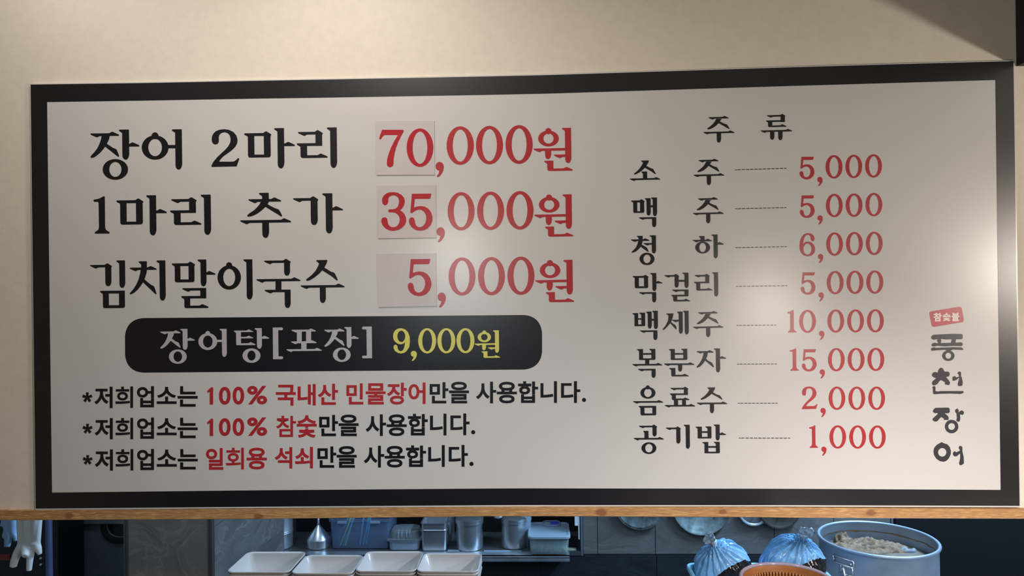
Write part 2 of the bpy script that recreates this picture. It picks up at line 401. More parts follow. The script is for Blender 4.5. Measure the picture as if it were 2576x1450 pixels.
L((115,410),(120,360),(150,315),(190,290),(240,283),(300,300),(345,345),(370,410),(375,490),(365,570),(330,630),(290,663),(240,675),(190,665),(145,635),(122,590),(125,555),(145,537),(165,540),(182,560),(188,600),(205,630),(240,638),(270,620),(290,570),(302,500),(270,525),(235,533),(190,525),(145,490),(120,450), holes=(ell(242, 409, 61, 87),))
BPR = done('9') + fit('comma', 388, 632, 483, 790) + fit('0', 503, 283, 780, 673) + fit('0', 799, 283, 1076, 671) + fit('0', 1094, 283, 1371, 669) + fit('won', 1373, 315, 1765, 742)
# --- drinks list
Z(1740, 270, 8.587, .62)
H(363, 215, 798); L((530,250),(650,250),(610,305),(583,342),(530,395),(470,440),(400,472),(350,480),(338,470),(345,452),(400,412),(460,360),(505,300))
L((610,305),(650,328),(720,360),(755,368),(772,382),(795,420),(817,458),(808,470),(795,465),(583,342),(597,320))
H(253, 535, 925); V(542, 560, 765, 10.7, head=False)
D0 = done('ju')
R_(1625, 173, 2013, 285, 1607, 1650, 430, 2048, w=10.6); H(1493, 502, 2170); V(1695, 528, 705, 10.6, head=False); V(1870, 525, 713, 10.8, head=False)
D0 = D0 + done('ryu')
Z(1570, 380, 7.25, .62)
L((313,175),(450,172),(450,190),(440,215),(405,272),(380,305),(340,345),(280,390),(215,425),(185,432),(178,425),(185,410),(230,375),(280,325),(320,265),(348,215),(315,192))
L((405,272),(450,295),(500,318),(528,325),(540,345),(578,412),(572,425),(560,418),(500,375),(380,305),(392,290))
V(343, 375, 505, 10.5, flat=True, tip=6); H(105, 503, 660)
D1 = done('so') + fit('ju', 1267, 143, 1828, 623)
Q(165, 903, 365, 1130, 238, 940, 290, 1100, tip=8); V(408, 863, 1180, 10.3, tip=6.5); V(522, 850, 1190, 10.5, tip=6.5); rect(475, 990, 530, 1028); G(270, 1212, 510, 1388, tick=False, w=10.3)
D2 = done('maek') + fit('ju', 1255, 843, 1815, 1320)
Z(1570, 570, 7.25, .62)
V(263, 172, 250, 10.5, flat=True, tip=6.5); H(125, 238, 462)
L((260,262),(340,262),(325,320),(303,370),(260,420),(210,460),(155,480),(138,475),(140,462),(175,430),(220,380),(245,320))
L((322,330),(365,355),(400,375),(418,390),(448,455),(440,462),(425,458),(303,370),(310,350))
H(355, 304, 512, tick=False); V(503, 162, 492, 10.5); O(418, 592, 18.7, 15.6, 9.1, 10.9)
D3 = done('cheong')
V(1393, 175, 250, 10.3, flat=True, tip=6.5); H(1250, 246, 1603); O(1433, 384, 18.6, 15, 8.5, 11.5); V(1630, 147, 582, 10.3); H(1698, 303, 1818, foot=False)
D3 = D3 + done('ha')
Q(193, 905, 437, 1127, 268, 938, 362, 1092, tip=8); V(513, 850, 1180, 10.2); H(580, 1011, 700, foot=False); G(275, 1201, 510, 1385, tick=False, w=10.3)
D4 = done('mak')
G(735, 889, 920, 1115, w=10.2); V(1100, 843, 1125, 10.2); rect(985, 975, 1110, 1010); R_(877, 1154, 1173, 1248, 862, 895, 1370, 1203, tick=False, w=10.1)
D4 = D4 + done('geol') + fit('ri', 1275, 835, 1718, 1278)
Z(1570, 765, 7.25, .62)
BB(188, 168, 312, 160, 382, 408, 262, 255, 288, 312, 375); V(430, 140, 452, 10, tip=6); V(540, 125, 460, 10.2, tip=6); rect(495, 270, 550, 308); G(290, 484, 533, 660, tick=False, w=10.3)
D5 = done('baek')
L((773,175),(898,172),(898,190),(890,240),(858,330),(835,360),(800,400),(750,455),(715,478),(702,475),(710,455),(760,390),(800,310),(810,230),(805,210),(775,190))
L((858,330),(900,365),(935,385),(950,410),(960,455),(950,468),(935,455),(835,345))
H(872, 290, 1003, tick=False, foot=True); V(995, 140, 545, 10, tip=6); V(1103, 125, 558, 10, tip=6)
D5 = D5 + done('se') + fit('ju', 1257, 130, 1812, 605)
BB(272, 825, 495, 820, 570, 1025, 898, 345, 930, 495, 995); rect(385, 1015, 460, 1105); H(150, 1098, 697); G(253, 1186, 500, 1350, tick=False, w=10.3)
D6 = done('bok')
BB(850, 823, 1078, 818, 1152, 1025, 897, 925, 928, 1078, 995); H(728, 1088, 1280); V(985, 1105, 1237, 10.3, head=False); NN(860, 1170, 1325, 1180, 10.3)
D6 = D6 + done('bun')
H(1320, 863, 1635); L((1450,885),(1530,885),(1515,960),(1480,1030),(1440,1090),(1390,1140),(1335,1165),(1320,1158),(1330,1140),(1380,1080),(1425,1000),(1445,930))
L((1495,1000),(1530,1035),(1590,1065),(1612,1085),(1640,1145),(1632,1158),(1615,1150),(1478,1035)); V(1672, 813, 1250, 10.5); H(1742, 971, 1863, foot=False)
D6 = D6 + done('ja')
Z(1570, 955, 7.25, .62)
O(435, 246, 19, 14.7, 9.4, 10.6, nub=(108, 5.2)); H(163, 398, 712); Q(298, 485, 585, 657, 370, 518, 515, 622, tick=False, tip=7)
D7 = done('eum')
R_(845, 155, 1163, 257, 835, 870, 380, 1192, w=10.2); rect(910, 375, 985, 475); rect(1058, 375, 1128, 475); H(742, 468, 1297)
D7 = D7 + done('ryo')
L((1522,147),(1660,145),(1662,158),(1650,190),(1622,235),(1595,265),(1550,305),(1490,345),(1430,370),(1402,375),(1395,362),(1410,345),(1460,310),(1510,260),(1545,210),(1555,185),(1525,167))
L((1622,235),(1680,270),(1715,283),(1745,292),(1760,310),(1795,360),(1790,372),(1778,368),(1700,320),(1595,265),(1608,250))
H(1325, 425, 1882); V(1565, 447, 618, 10.4, head=False)
D7 = D7 + done('su')
G(270, 846, 517, 1042, w=10.4); V(370, 940, 1075, 10.3, flat=True, tip=4.5); H(175, 1070, 725); O(453, 1255, 18.8, 14.8, 9.2, 10.7)
D8 = done('gong')
G(760, 880, 950, 1172, w=10.4); V(1122, 828, 1268, 10.3)
D8 = D8 + done('gi')
BB(1340, 863, 1520, 858, 1592, 1080, 945, 1418, 978, 1520, 1050); V(1668, 823, 1117, 10.3); H(1740, 986, 1862, foot=False)
BB(1465, 1143, 1672, 1140, 1745, 1350, 1217, 1535, 1250, 1672, 1320)
D8 = D8 + done('bap')
Z(1840, 370, 5)
def z3(a, b, c): return fit('0', *a) + fit('0', *b) + fit('0', *c)
N1 = fit('5', 857, 122, 1044, 408) + fit('comma', 1080, 375, 1147, 492) + z3((1185,103,1397,398), (1435,98,1645,392), (1683,92,1894,385))
N2 = fit('5', 861, 608, 1047, 893) + fit('comma', 1083, 860, 1150, 977) + z3((1189,590,1400,884), (1438,585,1648,880), (1687,578,1898,873))
L((857,1240),(862,1190),(880,1140),(910,1100),(950,1084),(1000,1088),(1035,1115),(1048,1150),(1040,1180),(1020,1188),(1005,1178),(998,1150),(990,1120),(965,1105),(940,1110),(918,1140),(907,1180),(903,1220),(930,1195),(965,1190),(1005,1200),(1040,1235),(1054,1280),(1045,1330),(1010,1365),(960,1377),(910,1365),(875,1330),(860,1290), holes=(ell(957, 1285, 51, 69),))
N3 = done('6') + fit('comma', 1088, 1345, 1155, 1462) + z3((1193,1075,1403,1370), (1442,1070,1653,1364), (1692,1066,1902,1360))
Z(1840, 660, 5)
N4 = fit('5', 872, 127, 1057, 410) + fit('comma', 1095, 378, 1162, 495) + z3((1200,110,1411,404), (1449,107,1660,400), (1698,104,1911,397))
N5 = fit('1', 703, 600, 818, 885) + fit('0', 853, 600, 1064, 890) + fit('comma', 1102, 863, 1170, 980) + z3((1208,595,1418,887), (1457,594,1667,885), (1706,592,1917,884))
N6 = fit('1', 733, 1083, 850, 1366) + fit('5', 886, 1095, 1072, 1376) + fit('comma', 1110, 1348, 1177, 1465) + z3((1215,1080,1425,1374), (1463,1079,1674,1372), (1712,1078,1923,1370))
Z(1840, 950, 6.133)
N7 = fit('2', 1087, 140, 1327, 492) + fit('comma', 1372, 470, 1456, 614) + z3((1500,142,1757,502), (1806,142,2064,503), (2112,142,2370,503))
N8 = fit('1', 1197, 738, 1338, 1088) + fit('comma', 1387, 1068, 1468, 1210) + z3((1512,740,1770,1100), (1818,741,2077,1101), (2124,742,2381,1101))
def dashes(x0, y0, x1, y1, n):
    """n dashes, the first and last about half as long"""
    a = P2(x0, y0); b = P2(x1, y1); per = (b[0]-a[0]) / (n-1+.12); out = []
    for i in range(n):
        u0 = a[0] + (0 if i == 0 else (i-.38)*per); u1 = a[0] + (.47*per if i == 0 else (i-.38+.74)*per)
        if i == n-1: u1 = b[0]
        f = lambda u: a[1]+(b[1]-a[1])*(u-a[0])/(b[0]-a[0])
        out.append(([(u0, f(u0)-.9), (u1, f(u1)-.9), (u1, f(u1)+.9), (u0, f(u0)+.9)], []))
    return out
DASH = []
Z(1840, 370, 5); DASH.append(dashes(44, 287, 690, 268, 13)); DASH.append(dashes(48, 777, 692, 763, 13)); DASH.append(dashes(51, 1268, 696, 1254, 13))
Z(1840, 660, 5); DASH.append(dashes(60, 305, 705, 296, 13)); DASH.append(dashes(65, 795, 563, 791, 11)); DASH.append(dashes(73, 1283, 570, 1281, 11))
Z(1840, 950, 6.133); DASH.append(dashes(102, 399, 712, 399, 11)); DASH.append(dashes(113, 936, 906, 938, 13))
# --- brush lettering of the shop's name at the right
Z(2310, 760, 10.357)
L((290,300),(300,265),(340,245),(1060,125),(1110,135),(1135,165),(1190,460),(1180,505),(1150,530),(420,650),(375,640),(350,610))
STAMP = done('stamp')
L((335,930),(350,890),(400,855),(600,845),(900,830),(1130,835),(1160,860),(1155,950),(1130,975),(980,975),(700,980),(600,965),(520,965),(440,985),(390,985),(350,965))
L((520,955),(590,960),(600,1010),(590,1075),(520,1075),(510,1040),(485,1010)); L((880,965),(985,965),(970,1060),(850,1078),(865,1010))
L((345,1120),(370,1085),(430,1062),(480,1075),(850,1065),(1000,1060),(1120,1050),(1160,1085),(1155,1130),(1120,1155),(900,1150),(700,1160),(500,1145),(400,1165),(355,1150))
L((330,1225),(370,1190),(420,1185),(480,1195),(900,1180),(1130,1185),(1175,1230),(1170,1255),(900,1245),(820,1285),(760,1285),(700,1250),(500,1260),(350,1275))
O(785, 1403, 15.4, 13.2, 7.4, 7.6)
Z(2320, 890, 9.667)
L((460,345),(500,360),(545,440),(620,438),(660,460),(672,500),(655,550),(580,575),(640,640),(675,700),(670,750),(640,768),(550,750),(560,705),(500,665),(460,645),(420,670),(370,740),(310,775),(255,770),(235,725),(255,670),(345,600),(280,580),(240,540),(240,500),(270,460),(320,448),(375,465),(395,400),(430,355))
L((735,575),(790,545),(830,580),(900,560),(895,590),(830,645),(760,665),(735,650)); L((855,485),(880,445),(920,435),(945,460),(945,560),(965,580),(987,700),(975,780),(910,797),(870,780),(865,740),(900,600),(895,540),(885,510))
L((245,820),(270,795),(310,795),(325,830),(320,910),(375,922),(450,912),(1000,912),(1008,955),(930,985),(700,975),(450,980),(280,992),(262,950),(260,860))
Z(2320, 1020, 9.06)
L((242,135),(265,90),(300,60),(600,55),(625,80),(630,150),(600,185),(515,185),(590,250),(605,300),(595,340),(495,335),(495,310),(440,270),(400,300),(340,370),(280,375),(235,340),(240,305),(350,205),(350,180),(290,185),(255,160))
L((750,110),(795,75),(825,95),(835,130),(815,170),(870,130),(905,115),(950,150),(950,190),(925,222),(860,210),(870,310),(850,375),(810,378),(775,350),(790,290),(780,190),(755,160))
O(670, 487, 17, 17, 8.5, 8.5)
L((445,842),(500,870),(570,890),(625,950),(655,1040),(650,1120),(610,1210),(550,1270),(490,1292),(400,1275),(320,1220),(270,1140),(257,1050),(275,970),(330,905), holes=(ell(457, 1075, 95, 97),))
L((697,1090),(740,1045),(775,1075),(860,1035),(865,1100),(790,1165),(740,1170),(705,1140)); L((830,980),(845,935),(875,925),(915,950),(915,1050),(945,1180),(952,1330),(900,1365),(860,1370),(838,1330),(865,1210),(865,1100),(860,1030))
NAME = [c for c in done('name')]
_np = NAME[0][1]; NAME = [('character', _np[:7]), ('character', _np[7:11]), ('character', _np[11:14]), ('character', _np[14:])]
STAMP = STAMP[0][1]
# --- plain bold lettering set with Blender's own built-in font
def font_polys(ch, off=0.025):
    cu = bpy.data.curves.new('t', 'FONT'); cu.body = ch; cu.size = 1.0; cu.offset = off; cu.resolution_u = 6; cu.fill_mode = 'FRONT'
    o = bpy.data.objects.new('t', cu); COL.objects.link(o)
    dg = bpy.context.evaluated_depsgraph_get(); me = o.evaluated_get(dg).to_mesh()
    vs = [(v.co.x, -v.co.y) for v in me.vertices]; fs = [tuple(p.vertices) for p in me.polygons]
    o.evaluated_get(dg).to_mesh_clear(); bpy.data.objects.remove(o); bpy.data.curves.remove(cu)
    return [([vs[i] for i in f], []) for f in fs]
_fc = {}
def put(ch, x0, y0, x1, y1, off=0.025):
    if ch == '*':
        cx, cy = (x0+x1)/2, y0+(y1-y0)*.53; r = (y1-y0)*.53; w = (x1-x0)*.145; gl = []
        for k in range(5):
            a = -PI/2+2*PI*k/5; ux, uy = math.cos(a), math.sin(a)
            gl.append(([P2(cx+ux*s*r*.98-uy*t*q*w, cy+uy*s*r+ux*t*q*w) for s, t, q in ((0, -1, .7), (1, -1, 1.1), (1, 1, 1.1), (0, 1, .7))], []))
        return [('asterisk', gl)]
    if ch in '희회참' and off < .04: off = min(off, .018)
    if (ch, off) not in _fc: _fc[(ch, off)] = font_polys(ch, off)
    GLYPH['_'] = _fc[(ch, off)]
    g = fit('_', x0, y0, x1, y1)[0][1]
    return [('digit' if ch in '0123' else {'*': 'asterisk', '.': 'full_stop', '%': 'percent_sign'}.get(ch, 'character'), g)]
def flat_letters(name, polys, mt, parent, y, thick=0.0005):
    bm = bmesh.new(); cache = {}
    def vert(q):
        k = (round(q[0], 4), round(q[1], 4))
        if k not in cache: cache[k] = bm.verts.new(at(q[0], q[1], y-thick))
        return cache[k]
    for o, _ in polys:
        try: f = bm.faces.new([vert(q) for q in o])
        except ValueError: continue
        f.normal_update()
        if f.normal.y > 0: f.normal_flip()
    be = [e for e in bm.edges if e.is_boundary]
    for e in be:
        a, b = e.verts
        ka, kb = ('b', a.index, a.co.x, a.co.z), ('b', b.index, b.co.x, b.co.z)
        for kk, v in ((ka, a), (kb, b)):
            if kk not in cache: cache[kk] = bm.verts.new((v.co.x, y, v.co.z))
        try: bm.faces.new((a, b, cache[kb], cache[ka]))
        except ValueError: pass
    bm.transform(parent.matrix_world.inverted())
    me = bpy.data.meshes.new(name); bm.to_mesh(me); bm.free()
    return link(name, me, mt, parent)
# ------------------------------------------------------------------ materials of the place
M = {}
M['wall'] = grain_mat('painted_wall', (.72, .67, .575), .7, .03, 60, .35, bscale=260)
M['panel'] = grain_mat('white_panel', (.60, .605, .60), .31, .02, 300, .10, bscale=900, spec=1.0)
M['panel_edge'] = mat('panel_edge', (.88, .86, .82), .5)
M['black'] = grain_mat('black_film', (.006, .006, .009), .33, .1, 200, .18, bscale=900, spec=1.0)
M['black_ink'] = grain_mat('black_ink', (.005, .005, .008), .33, .1, 200, .18, bscale=900, spec=1.0)
M['red_ink'] = grain_mat('red_ink', (.42, .022, .03), .33, .05, 200, .18, bscale=900, spec=1.0)
M['stamp_red'] = grain_mat('stamp_red', (.48, .06, .08), .33, .05, 200, .18, bscale=900, spec=1.0)
M['grey_ink'] = grain_mat('silver_grey_ink', (.46, .46, .49), .33, .03, 200, .12, bscale=900, spec=1.0)
M['yellow_ink'] = grain_mat('yellow_ink', (.66, .64, .13), .33, .03, 200, .12, bscale=900, spec=1.0)
M['brush_ink'] = grain_mat('brush_ink', (.035, .035, .045), .33, .1, 200, .12, bscale=900, spec=1.0)
M['stamp_ink'] = mat('stamp_lettering', (.85, .74, .72), .45)
M['sticker'] = grain_mat('sticker_sheet', (.56, .535, .54), .28, .04, 14, .06, bscale=60)
M['sticker_red'] = grain_mat('sticker_red', (.42, .018, .032), .34, .05, 14, .1, bscale=600)
def wood_mat():
    m = mat('pine_wood', (.5, .3, .13), .45); N, Lk, P = nodes(m)
    v = texco(m, 'Object', (1.2, 6, 16)); n1 = noise(m, v, 6, 6, .6, 1.2)
    c = ramp(m, n1, [(.25, (.33, .18, .07)), (.5, (.52, .31, .13)), (.75, (.66, .42, .19))])
    v2 = texco(m, 'Object', (7, 12, 70)); n2 = noise(m, v2, 5, 4, .6, .4)
    c = mixc(m, ramp(m, n2, [(.35, (0, 0, 0)), (.5, (.35, .35, .35)), (.6, (1, 1, 1))]), (.34, .18, .075), c)
    tc = N.new('ShaderNodeTexCoord')
    for (ku, kv, r) in ((175, 1298, .020), (651, 1300, .020), (1512, 1289, .022), (1818, 1288, .016), (2190, 1289, .018), (745, 1290, .006)):
        k = at(ku, kv, 0)
        mp = N.new('ShaderNodeMapping'); mp.inputs['Location'].default_value = (-k.x*1.0, 0, -k.z*1.5); mp.inputs['Scale'].default_value = (1.0, 0.0, 1.5)
        Lk.new(tc.outputs['Object'], mp.inputs[0])
        ln = N.new('ShaderNodeVectorMath'); ln.operation = 'LENGTH'; Lk.new(mp.outputs[0], ln.inputs[0])
        ad = N.new('ShaderNodeMath'); ad.operation = 'MULTIPLY_ADD'; ad.inputs[1].default_value = .020; Lk.new(n1, ad.inputs[0]); Lk.new(ln.outputs['Value'], ad.inputs[2])
        mr = N.new('ShaderNodeMapRange'); mr.inputs['From Min'].default_value = .010+r*.40; mr.inputs['From Max'].default_value = .010+r*.75; mr.inputs['To Min'].default_value = .8; mr.inputs['To Max'].default_value = 0
        Lk.new(ad.outputs[0], mr.inputs['Value'])
        c = mixc(m, mr.outputs[0], c, (.19, .075, .03))
    Lk.new(c, P.inputs['Base Color']); bump(m, n2, .35, .001)
    return m
M['wood'] = wood_mat(); M['niche'] = grain_mat('dark_grey_board', (.07, .072, .078), .45, .1, 40, 0)
def slate_mat(name, a, b, veins=.5, rough=.5, rot=.35, sz=6.0, fine=.13):
    m = mat(name, a, rough); N, Lk, P = nodes(m)
    v = texco(m, 'Object', (1, 1, 1)); mp = N.new('ShaderNodeMapping'); mp.inputs['Rotation'].default_value = (0, rot, 0); mp.inputs['Scale'].default_value = (3.2, 3.2, sz); Lk.new(v, mp.inputs[0]); v = mp.outputs[0]
    n0 = noise(m, v, 9, 5, .6, .5); n1 = noise(m, v, 1.5, 6, .55, 1.0); n2 = noise(m, v, .7, 2, .5, .3)
    c = mixc(m, fine, ramp(m, n1, [(.3, a), (.7, b)]), ramp(m, n0, [(.3, a), (.7, b)]))
    band = ramp(m, n1, [(.47, (0, 0, 0)), (.50, (1, 1, 1)), (.53, (0, 0, 0))])
    gate = ramp(m, n2, [(.48, (0, 0, 0)), (.62, (veins, veins, veins))])
    c = mixc(m, mixc(m, 1.0, band, gate, 'MULTIPLY'), c, tuple(min(1, x*2.1) for x in b))
    Lk.new(c, P.inputs['Base Color']); bump(m, n1, .6, .010)
    return m
M['slate'] = slate_mat('slate_tile', (.115, .108, .104), (.19, .178, .168), .35)
M['slate_dark'] = slate_mat('dark_slate_tile', (.018, .020, .026), (.034, .036, .044), .2, .35)
M['stone'] = slate_mat('brown_stone_slab', (.19, .155, .13), (.25, .21, .18), .22, .55, -.6, 3.4, .2)
M['grout'] = mat('grout', (.02, .02, .022), .8)
M['trim_metal'] = mat('tile_edge_trim', (.16, .145, .14), .35, .6)
M['steel'] = grain_mat('brushed_steel', (.72, .75, .78), .27, .06, 40, .06, metal=.88)
M['alu'] = grain_mat('dull_aluminium', (.42, .46, .50), .42, .22, 9, .15, metal=.75)
M['alu_old'] = grain_mat('old_aluminium', (.15, .18, .18), .5, .6, 22, .25, metal=.5)
M['darkmetal'] = grain_mat('dark_cabinet', (.012, .013, .018), .5, .1, 60, 0)
M['blackpaint'] = grain_mat('black_paint', (.0035, .0035, .005), .55, .1, 60, 0)
M['melamine'] = grain_mat('white_melamine', (.46, .445, .43), .2, .02, 150, .0)
M['clear'] = mat('clear_plastic', (.72, .85, .92), .18, Transmission_Weight=.8, IOR=1.12)
M['milky'] = mat('milky_plastic', (.40, .52, .62), .3, Transmission_Weight=.3, IOR=1.2)
M['bluebox'] = mat('blue_translucent_plastic', (.55, .68, .90), .15, Transmission_Weight=.88, IOR=1.1)
M['rice'] = grain_mat('grain_fill', (.52, .50, .36), .9, .25, 120, .4)
M['glove'] = mat('white_rubber', (.72, .78, .80), .5, Subsurface_Weight=.1)
M['glove_blue'] = mat('blue_rubber', (.30, .50, .74), .45)
M['white'] = mat('white_plastic', (.8, .82, .84), .4)
M['blueclip'] = mat('blue_plastic', (.08, .12, .65), .35)
def _film(name, base, rough, tr, s1=60, wt=.35):
    m = mat(name, base, rough, Transmission_Weight=tr, IOR=1.15); N, Lk, P = nodes(m)
    v = texco(m, 'Object', (1, 1, 1)); n = noise(m, v, s1, 5, .65, 1.5)
    lo = tuple(c*.45 for c in base); Lk.new(ramp(m, n, [(.38, lo), (.55, base)]), P.inputs['Base Color']); bump(m, n, wt, .006); return m
def film(name, base, rough, tr, s1=60, wt=.35):
    m = mat(name, base, rough, Transmission_Weight=tr, IOR=1.3); N, Lk, P = nodes(m)
    v = texco(m, 'Object', (1, 1, 1)); n = noise(m, v, s1, 3, .5, .8)
    lo = tuple(c*.8 for c in base); Lk.new(ramp(m, n, [(.4, lo), (.6, base)]), P.inputs['Base Color']); bump(m, n, wt*.5, .004); return m
M['bagfilm'] = film('cool_lit_film', (.17, .38, .62), .13, .0, 55, .6)  # blue puts the reflected cool kitchen light into the film's colour
M['bagknot'] = film('knotted_film', (.80, .84, .90), .3, .2, 120, .4)
M['blackfilm'] = film('black_glossy_film', (.012, .011, .012), .10, .0, 22, 1.4)
M['tub'] = grain_mat('light_blue_plastic', (.22, .48, .66), .35, .03, 50, 0)
M['amber'] = grain_mat('brown_plastic', (.20, .078, .022), .3, .15, 30, .1)
M['lilac'] = mat('clear_lilac_wrap', (.20, .19, .27), .15)
M['potalu'] = grain_mat('pot_aluminium', (.27, .34, .43), .42, .12, 11, .12, metal=.55)
M['soup'] = grain_mat('bone_broth', (.12, .088, .055), .6, .35, 25, .3)
M['foam'] = grain_mat('broth_foam', (.17, .095, .045), .75, .5, 55, .6)
M['scum'] = grain_mat('grey_foam', (.15, .16, .165), .6, .15, 90, .3)
M['inpot'] = None
M['straw_y'] = mat('yellow_straw', (.62, .66, .25), .4); M['straw_b'] = mat('turquoise_straw', (.08, .45, .6), .4)
M['redlabel'] = mat('red_label', (.22, .03, .03), .5)
M['glass'] = mat('dark_glass', (.01, .013, .03), .08)
M['rubber'] = mat('black_rubber', (.008, .008, .010), .5)
M['fridge'] = grain_mat('painted_steel_door', (.16, .20, .26), .38, .08, 30, .05, metal=.3)
M['bluepole'] = mat('blue_grey_pole', (.10, .14, .28), .35, .3)
M['ceil'] = mat('ceiling_paint', (.55, .53, .50), .9)
M['floor'] = grain_mat('floor_tile', (.13, .12, .11), .5, .15, 3, 0)
M['counter'] = grain_mat('counter_steel', (.32, .33, .35), .35, .05, 30, 0, metal=.8)
# ------------------------------------------------------------------ the shell
def struct(name, bm, m, **k):
    o = obj(name, bm, m, **k); o['kind'] = 'structure'; return o
WT = [(-300,1283.5),(0,1284.8),(90,1285.2),(640,1281.5),(1230,1276.2),(1330,1275),(1900,1277.2),(2476,1280.8),(2576,1281.2),(2900,1283)]
WB = [(-300,1312),(0,1310.4),(90,1310),(640,1307.3),(1230,1300.4),(1400,1300.5),(1900,1302.8),(2020,1304.6),(2576,1306.8),(2900,1309)]
def terp(T, u):
    for (a, va), (b, vb) in zip(T, T[1:]):
        if u <= b: return va+(vb-va)*(u-a)/(b-a)
    return T[-1][1]
# wall that carries the sign: slab above the hatch, two piers and the low wall beneath the hatch
XL, XR = -3.2, 3.4
bm = bmesh.new(); us = list(range(-300, 2901, 100)); pr = []
for u in us:
    p = at(u, terp(WT, u)+1.0, 0.008); pr.append(p)
pts = [Vector((XL, .008, pr[0].z))] + pr + [Vector((XR, .008, pr[-1].z))]
top = 3.30
loop = [(p.x, p.z) for p in pts] + [(XR, top), (XL, top)]
F = [bm.verts.new((x, .008, z)) for x, z in loop]; B = [bm.verts.new((x, .13, z)) for x, z in loop]
bm.faces.new(F); bm.faces.new(B[::-1])
for i in range(len(F)): bm.faces.new((F[i], F[(i+1) % len(F)], B[(i+1) % len(F)], B[i]))
struct('wall_front', bm, M['wall'])
struct('wall_front', boxm(XL, -1.75, .008, .13, 0, 1.565), M['wall'])
struct('wall_front', boxm(2.05, XR, .008, .13, 0, 1.565), M['wall'])
struct('wall_front', boxm(-1.75, 2.05, .008, .13, 0, .98), M['wall'])
# wooden board along the foot of the wall
bm = bmesh.new(); A = []; 
for u in us: A.append((at(u, terp(WT, u), -.002), at(u, terp(WB, u), -.002)))
rows = []
for t, b in A:
    rows.append([bm.verts.new(q) for q in ((t.x, -.002, t.z), (b.x, -.002, b.z+.0015), (b.x, 0.0, b.z), (b.x, .15, b.z), (b.x, .15, t.z), )])
for r0, r1 in zip(rows, rows[1:]):
    for i in range(5): bm.faces.new((r0[i], r0[(i+1) % 5], r1[(i+1) % 5], r1[i]))
bm.faces.new(rows[0]); bm.faces.new(rows[-1][::-1])
o = struct('trim_1', bm, M['wood']); tag(o, 'knotty pine board along the foot of the wall under the sign')
# dining side and kitchen shell
struct('floor', boxm(XL, XR, -4.2, 3.4, -.06, 0), M['floor'])
struct('ceiling', boxm(XL, XR, -4.2, 3.4, 3.30, 3.36), M['ceil'])
struct('wall_left', boxm(XL-.1, XL, -4.2, 3.4, 0, 3.3), M['wall'])
struct('wall_right', boxm(XR, XR+.1, -4.2, 3.4, 0, 3.3), M['wall'])
# black beam jutting out of the wall at the upper right
k = at(2556.5, 167, .008)
o = obj('boxed_beam', boxm(k.x, k.x+.45, -1.25, .0075, k.z, 3.30), M['blackpaint'], bev=.004)
tag(o, 'black boxed beam jutting from the wall above the sign\'s top right corner', 'beam')
# ---- kitchen back wall: body with recess, each tile a piece of its own
D = 1.72
zj = at(1500, 1395, D).z
xn0, xn1 = at(697, 1350, D).x, at(1461, 1350, D).x
xe = at(2246, 1320, D).x
zs = .895                                                         # top of the niche shelf
wb = bmesh.new()
box(wb, XL, xn0-.0, D+.010, D+.5, 0, 3.3); box(wb, xn1+.012, XR, D+.010, D+.5, 0, 3.3)
box(wb, xn0, xn1+.012, D+.010, D+.5, 0, zs-.03); box(wb, xn0, xn1+.012, D+.010, D+.5, 1.45, 3.3); box(wb, xn0, xn1+.012, D+.30, D+.5, zs-.03, 1.45)
wbk = struct('wall_back', wb, M['grout'])
def tile(x0, x1, z0, z1, m, parent, y0=None, y1=None, name='tile'):
    g = .0015; dy = random.uniform(-.0012, .0012)
    bm = boxm(x0+g, x1-g, (D if y0 is None else y0)+dy, (D+.0105 if y1 is None else y1), z0+g, z1-g)
    o = obj(name, bm, m, parent, bev=.0012); return o
xt = [at(u, 1380, D).x for u in (1467, 1503.5, 1648.8, 1798, 1948, 2098, 2241)]
for a, b in zip(xt, xt[1:]):
    for r in range(2): tile(a, b, zj+.56*r, zj+.56*(r+1), M['slate'], wbk)
xt2 = [at(u, 1430, D).x for u in (776, 1068, 1360.5, 1652, 1944, 2236)]
for a, b in zip(xt2, xt2[1:]): tile(a, b, zj-.28, zj, M['slate_dark'], wbk); tile(a, b, zj-.56, zj-.28, M['slate_dark'], wbk)
obj('corner_trim', boxm(at(2241, 1320, D).x, xe, D-.006, D+.01, .3, 1.9), M['alu'], wbk)
# frame around the niche and its dark inner back
obj('niche_frame', boxm(xn1, xn1+.010, D-.004, D+.30, zs-.02, 1.45), M['fridge'], wbk, bev=.001)
o = obj('niche_lining', boxm(xn0, xn1, D+.285, D+.30, zs-.02, 1.45), M['blackpaint'], wbk)
# column clad in stone
cx0, cx1, cy0 = at(312, 1350, .958).x, at(535, 1350, .958).x, .958
col = struct('wall_column', boxm(cx0+.006, cx1-.006, cy0+.008, D+.01, 0, 3.3), M['grout'])
zz = at(430, 1000, cy0).z
s0, s1 = at(324, 1350, cy0).x, at(523, 1350, cy0).x
for r in range(3): obj('stone_slab', boxm(s0, s1, cy0-.001, cy0+.008, .15+.9*r, .15+.9*(r+1)-.002), M['stone'], col, bev=.001)
for a, b in ((cx0, s0), (s1, cx1)):
    bm = bmesh.new(); w = (b-a)
    box(bm, a, a+w*.28, cy0-.004, cy0+.009, 0, 3.3); box(bm, a+w*.28, a+w*.74, cy0, cy0+.009, 0, 3.3); box(bm, a+w*.74, b, cy0-.004, cy0+.009, 0, 3.3)
    obj('corner_trim', bm, M['trim_metal'], col)
ysd = [cy0+.009, D+.009]
for a, b in zip(ysd, ysd[1:]):
    for r in range(3): obj('tile', boxm(cx1-.006, cx1+.002, a+.0012, b-.0012, .1+1.15*r, .1+1.15*(r+1)-.002), M['slate'], col, bev=.001)
obj('corner_trim', boxm(cx1-.006, cx1+.005, D-.004, D+.009, zs, 3.3), M['alu'], col)
